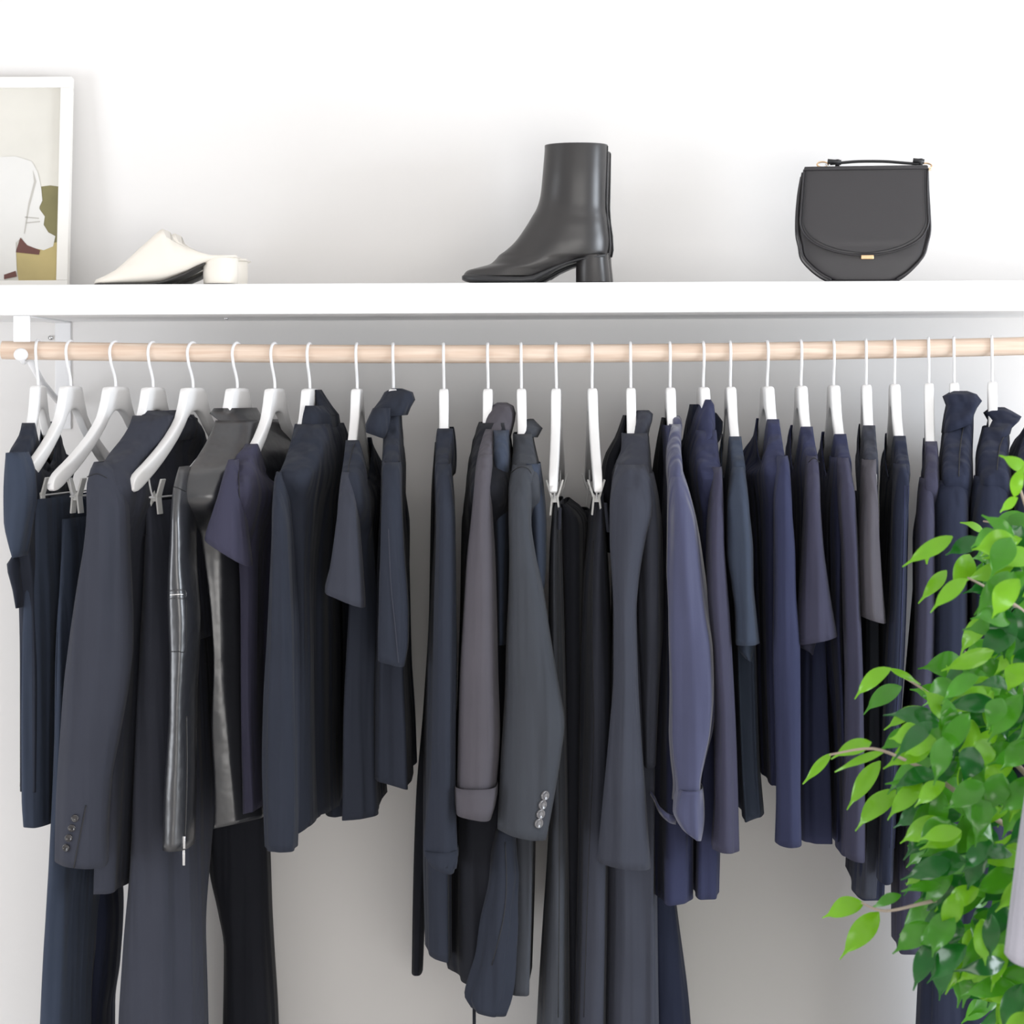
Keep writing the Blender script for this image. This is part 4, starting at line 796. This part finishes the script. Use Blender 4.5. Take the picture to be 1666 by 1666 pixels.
def pleaf(bx_, by_, tx_, ty_, wpx, mi, y=None, dy=None, curl=None):
    y = rnd.uniform(-0.95, -0.70) if y is None else y; dy = rnd.uniform(-0.015, 0.02) if dy is None else dy
    nrm = Vector((rnd.uniform(-0.4, 0.3), -1, rnd.uniform(0.2, 1.1)))
    leaf(P(bx_, by_, y), P(tx_, ty_, y + dy), wpx / 2 * (CAMD + y) / F * 1.12, nrm, mi, rnd.uniform(0.04, 0.16) if curl is None else curl)
EX = [(1670,768,1625,741,22,0),(1650,808,1668,752,20,0),(1656,810,1627,834,17,0),(1650,872,1597,838,20,1),(1600,866,1562,850,14,0),(1627,868,1580,892,30,1),(1550,873,1468,922,24,0),(1510,882,1508,918,14,0),(1597,878,1538,903,26,2),
 (1578,902,1546,962,34,0),(1540,928,1494,982,20,0),(1572,942,1514,997,27,0),(1640,962,1580,1012,24,1),(1612,1000,1562,1068,30,0),(1630,1005,1600,1060,26,0),(1600,915,1612,968,14,2),(1666,905,1610,915,18,1),(1666,930,1612,958,26,2),(1650,880,1666,935,16,1),(1660,940,1600,950,30,2),
 (1450,1087,1391,1138,26,0),(1448,1088,1498,1114,11,0),(1467,1117,1405,1163,30,1),(1502,1150,1438,1188,22,0),(1418,1208,1352,1235,24,0),(1352,1226,1306,1276,15,0),(1440,1222,1358,1256,13,0),(1432,1238,1378,1318,26,0),(1458,1285,1391,1352,32,0),
 (1502,1270,1440,1276,15,1),(1488,1190,1430,1222,28,1),(1496,1196,1440,1215,28,0),(1524,1300,1480,1366,30,1),(1522,1366,1474,1412,26,1),(1405,1469,1338,1494,31,0),(1430,1484,1366,1561,34,0),(1466,1456,1418,1478,17,1),(1532,1440,1466,1450,18,1),
 (1522,1460,1464,1522,30,1),(1512,1502,1452,1552,36,1),(1518,1530,1486,1612,30,2),(1542,1536,1528,1628,34,2),(1572,1545,1538,1618,23,0),(1592,1500,1556,1562,30,1),(1562,1420,1500,1472,30,1),(1580,1560,1566,1640,28,1),(1500,1420,1474,1440,18,0),
 (1545,1170,1500,1120,30,0),(1560,1150,1540,1082,32,0),(1520,1180,1460,1160,20,1),(1600,1120,1560,1075,26,1),(1640,1560,1606,1640,36,2),(1625,1540,1590,1590,30,2),(1665,1600,1630,1680,34,2),(1610,1480,1580,1540,30,1)]
for e in EX: pleaf(*e)
bnd = lambda y: float(np.interp(y, [830, 900, 1000, 1060, 1100, 1150, 1200, 1260, 1300, 1400, 1500, 1560, 1600, 1666, 1760], [1655, 1640, 1625, 1590, 1560, 1530, 1495, 1490, 1510, 1520, 1525, 1550, 1590, 1625, 1680]))
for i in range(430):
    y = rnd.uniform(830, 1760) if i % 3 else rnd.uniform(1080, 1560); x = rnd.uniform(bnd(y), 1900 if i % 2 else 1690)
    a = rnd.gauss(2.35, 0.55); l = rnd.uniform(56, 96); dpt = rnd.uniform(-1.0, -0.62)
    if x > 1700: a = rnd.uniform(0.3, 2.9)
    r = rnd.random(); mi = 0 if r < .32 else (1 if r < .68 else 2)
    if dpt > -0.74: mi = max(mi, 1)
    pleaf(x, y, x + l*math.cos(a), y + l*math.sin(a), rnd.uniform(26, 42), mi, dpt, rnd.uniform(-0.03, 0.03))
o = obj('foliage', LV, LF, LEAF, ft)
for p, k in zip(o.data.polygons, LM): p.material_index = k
q = MB()
for b, y1 in bd:
    pass

# ---------------------------------------------------------------- pale garment at the right edge
t = empty('pale_jacket', 'pale grey jacket edge cut off by the right side, in front of the ficus', 'jacket')
def P2(r, yf, yb): return [(a, b, c, yf, yb) for a, b, c in r]
loft('sleeve', P2([(1180, 1712, 1780), (1300, 1690, 1770), (1380, 1678, 1760), (1480, 1665, 1752), (1576, 1653, 1748)], -1.20, -1.10), M['pale'], t, n=2.4, folds=0.03, seed=201, hem=(0, 4))
loft('body', P2([(1120, 1730, 1800), (1180, 1710, 1900), (1400, 1700, 1920), (1800, 1690, 1930)], -1.16, -1.04), M['pale'], t, n=3, folds=0.03, seed=202)
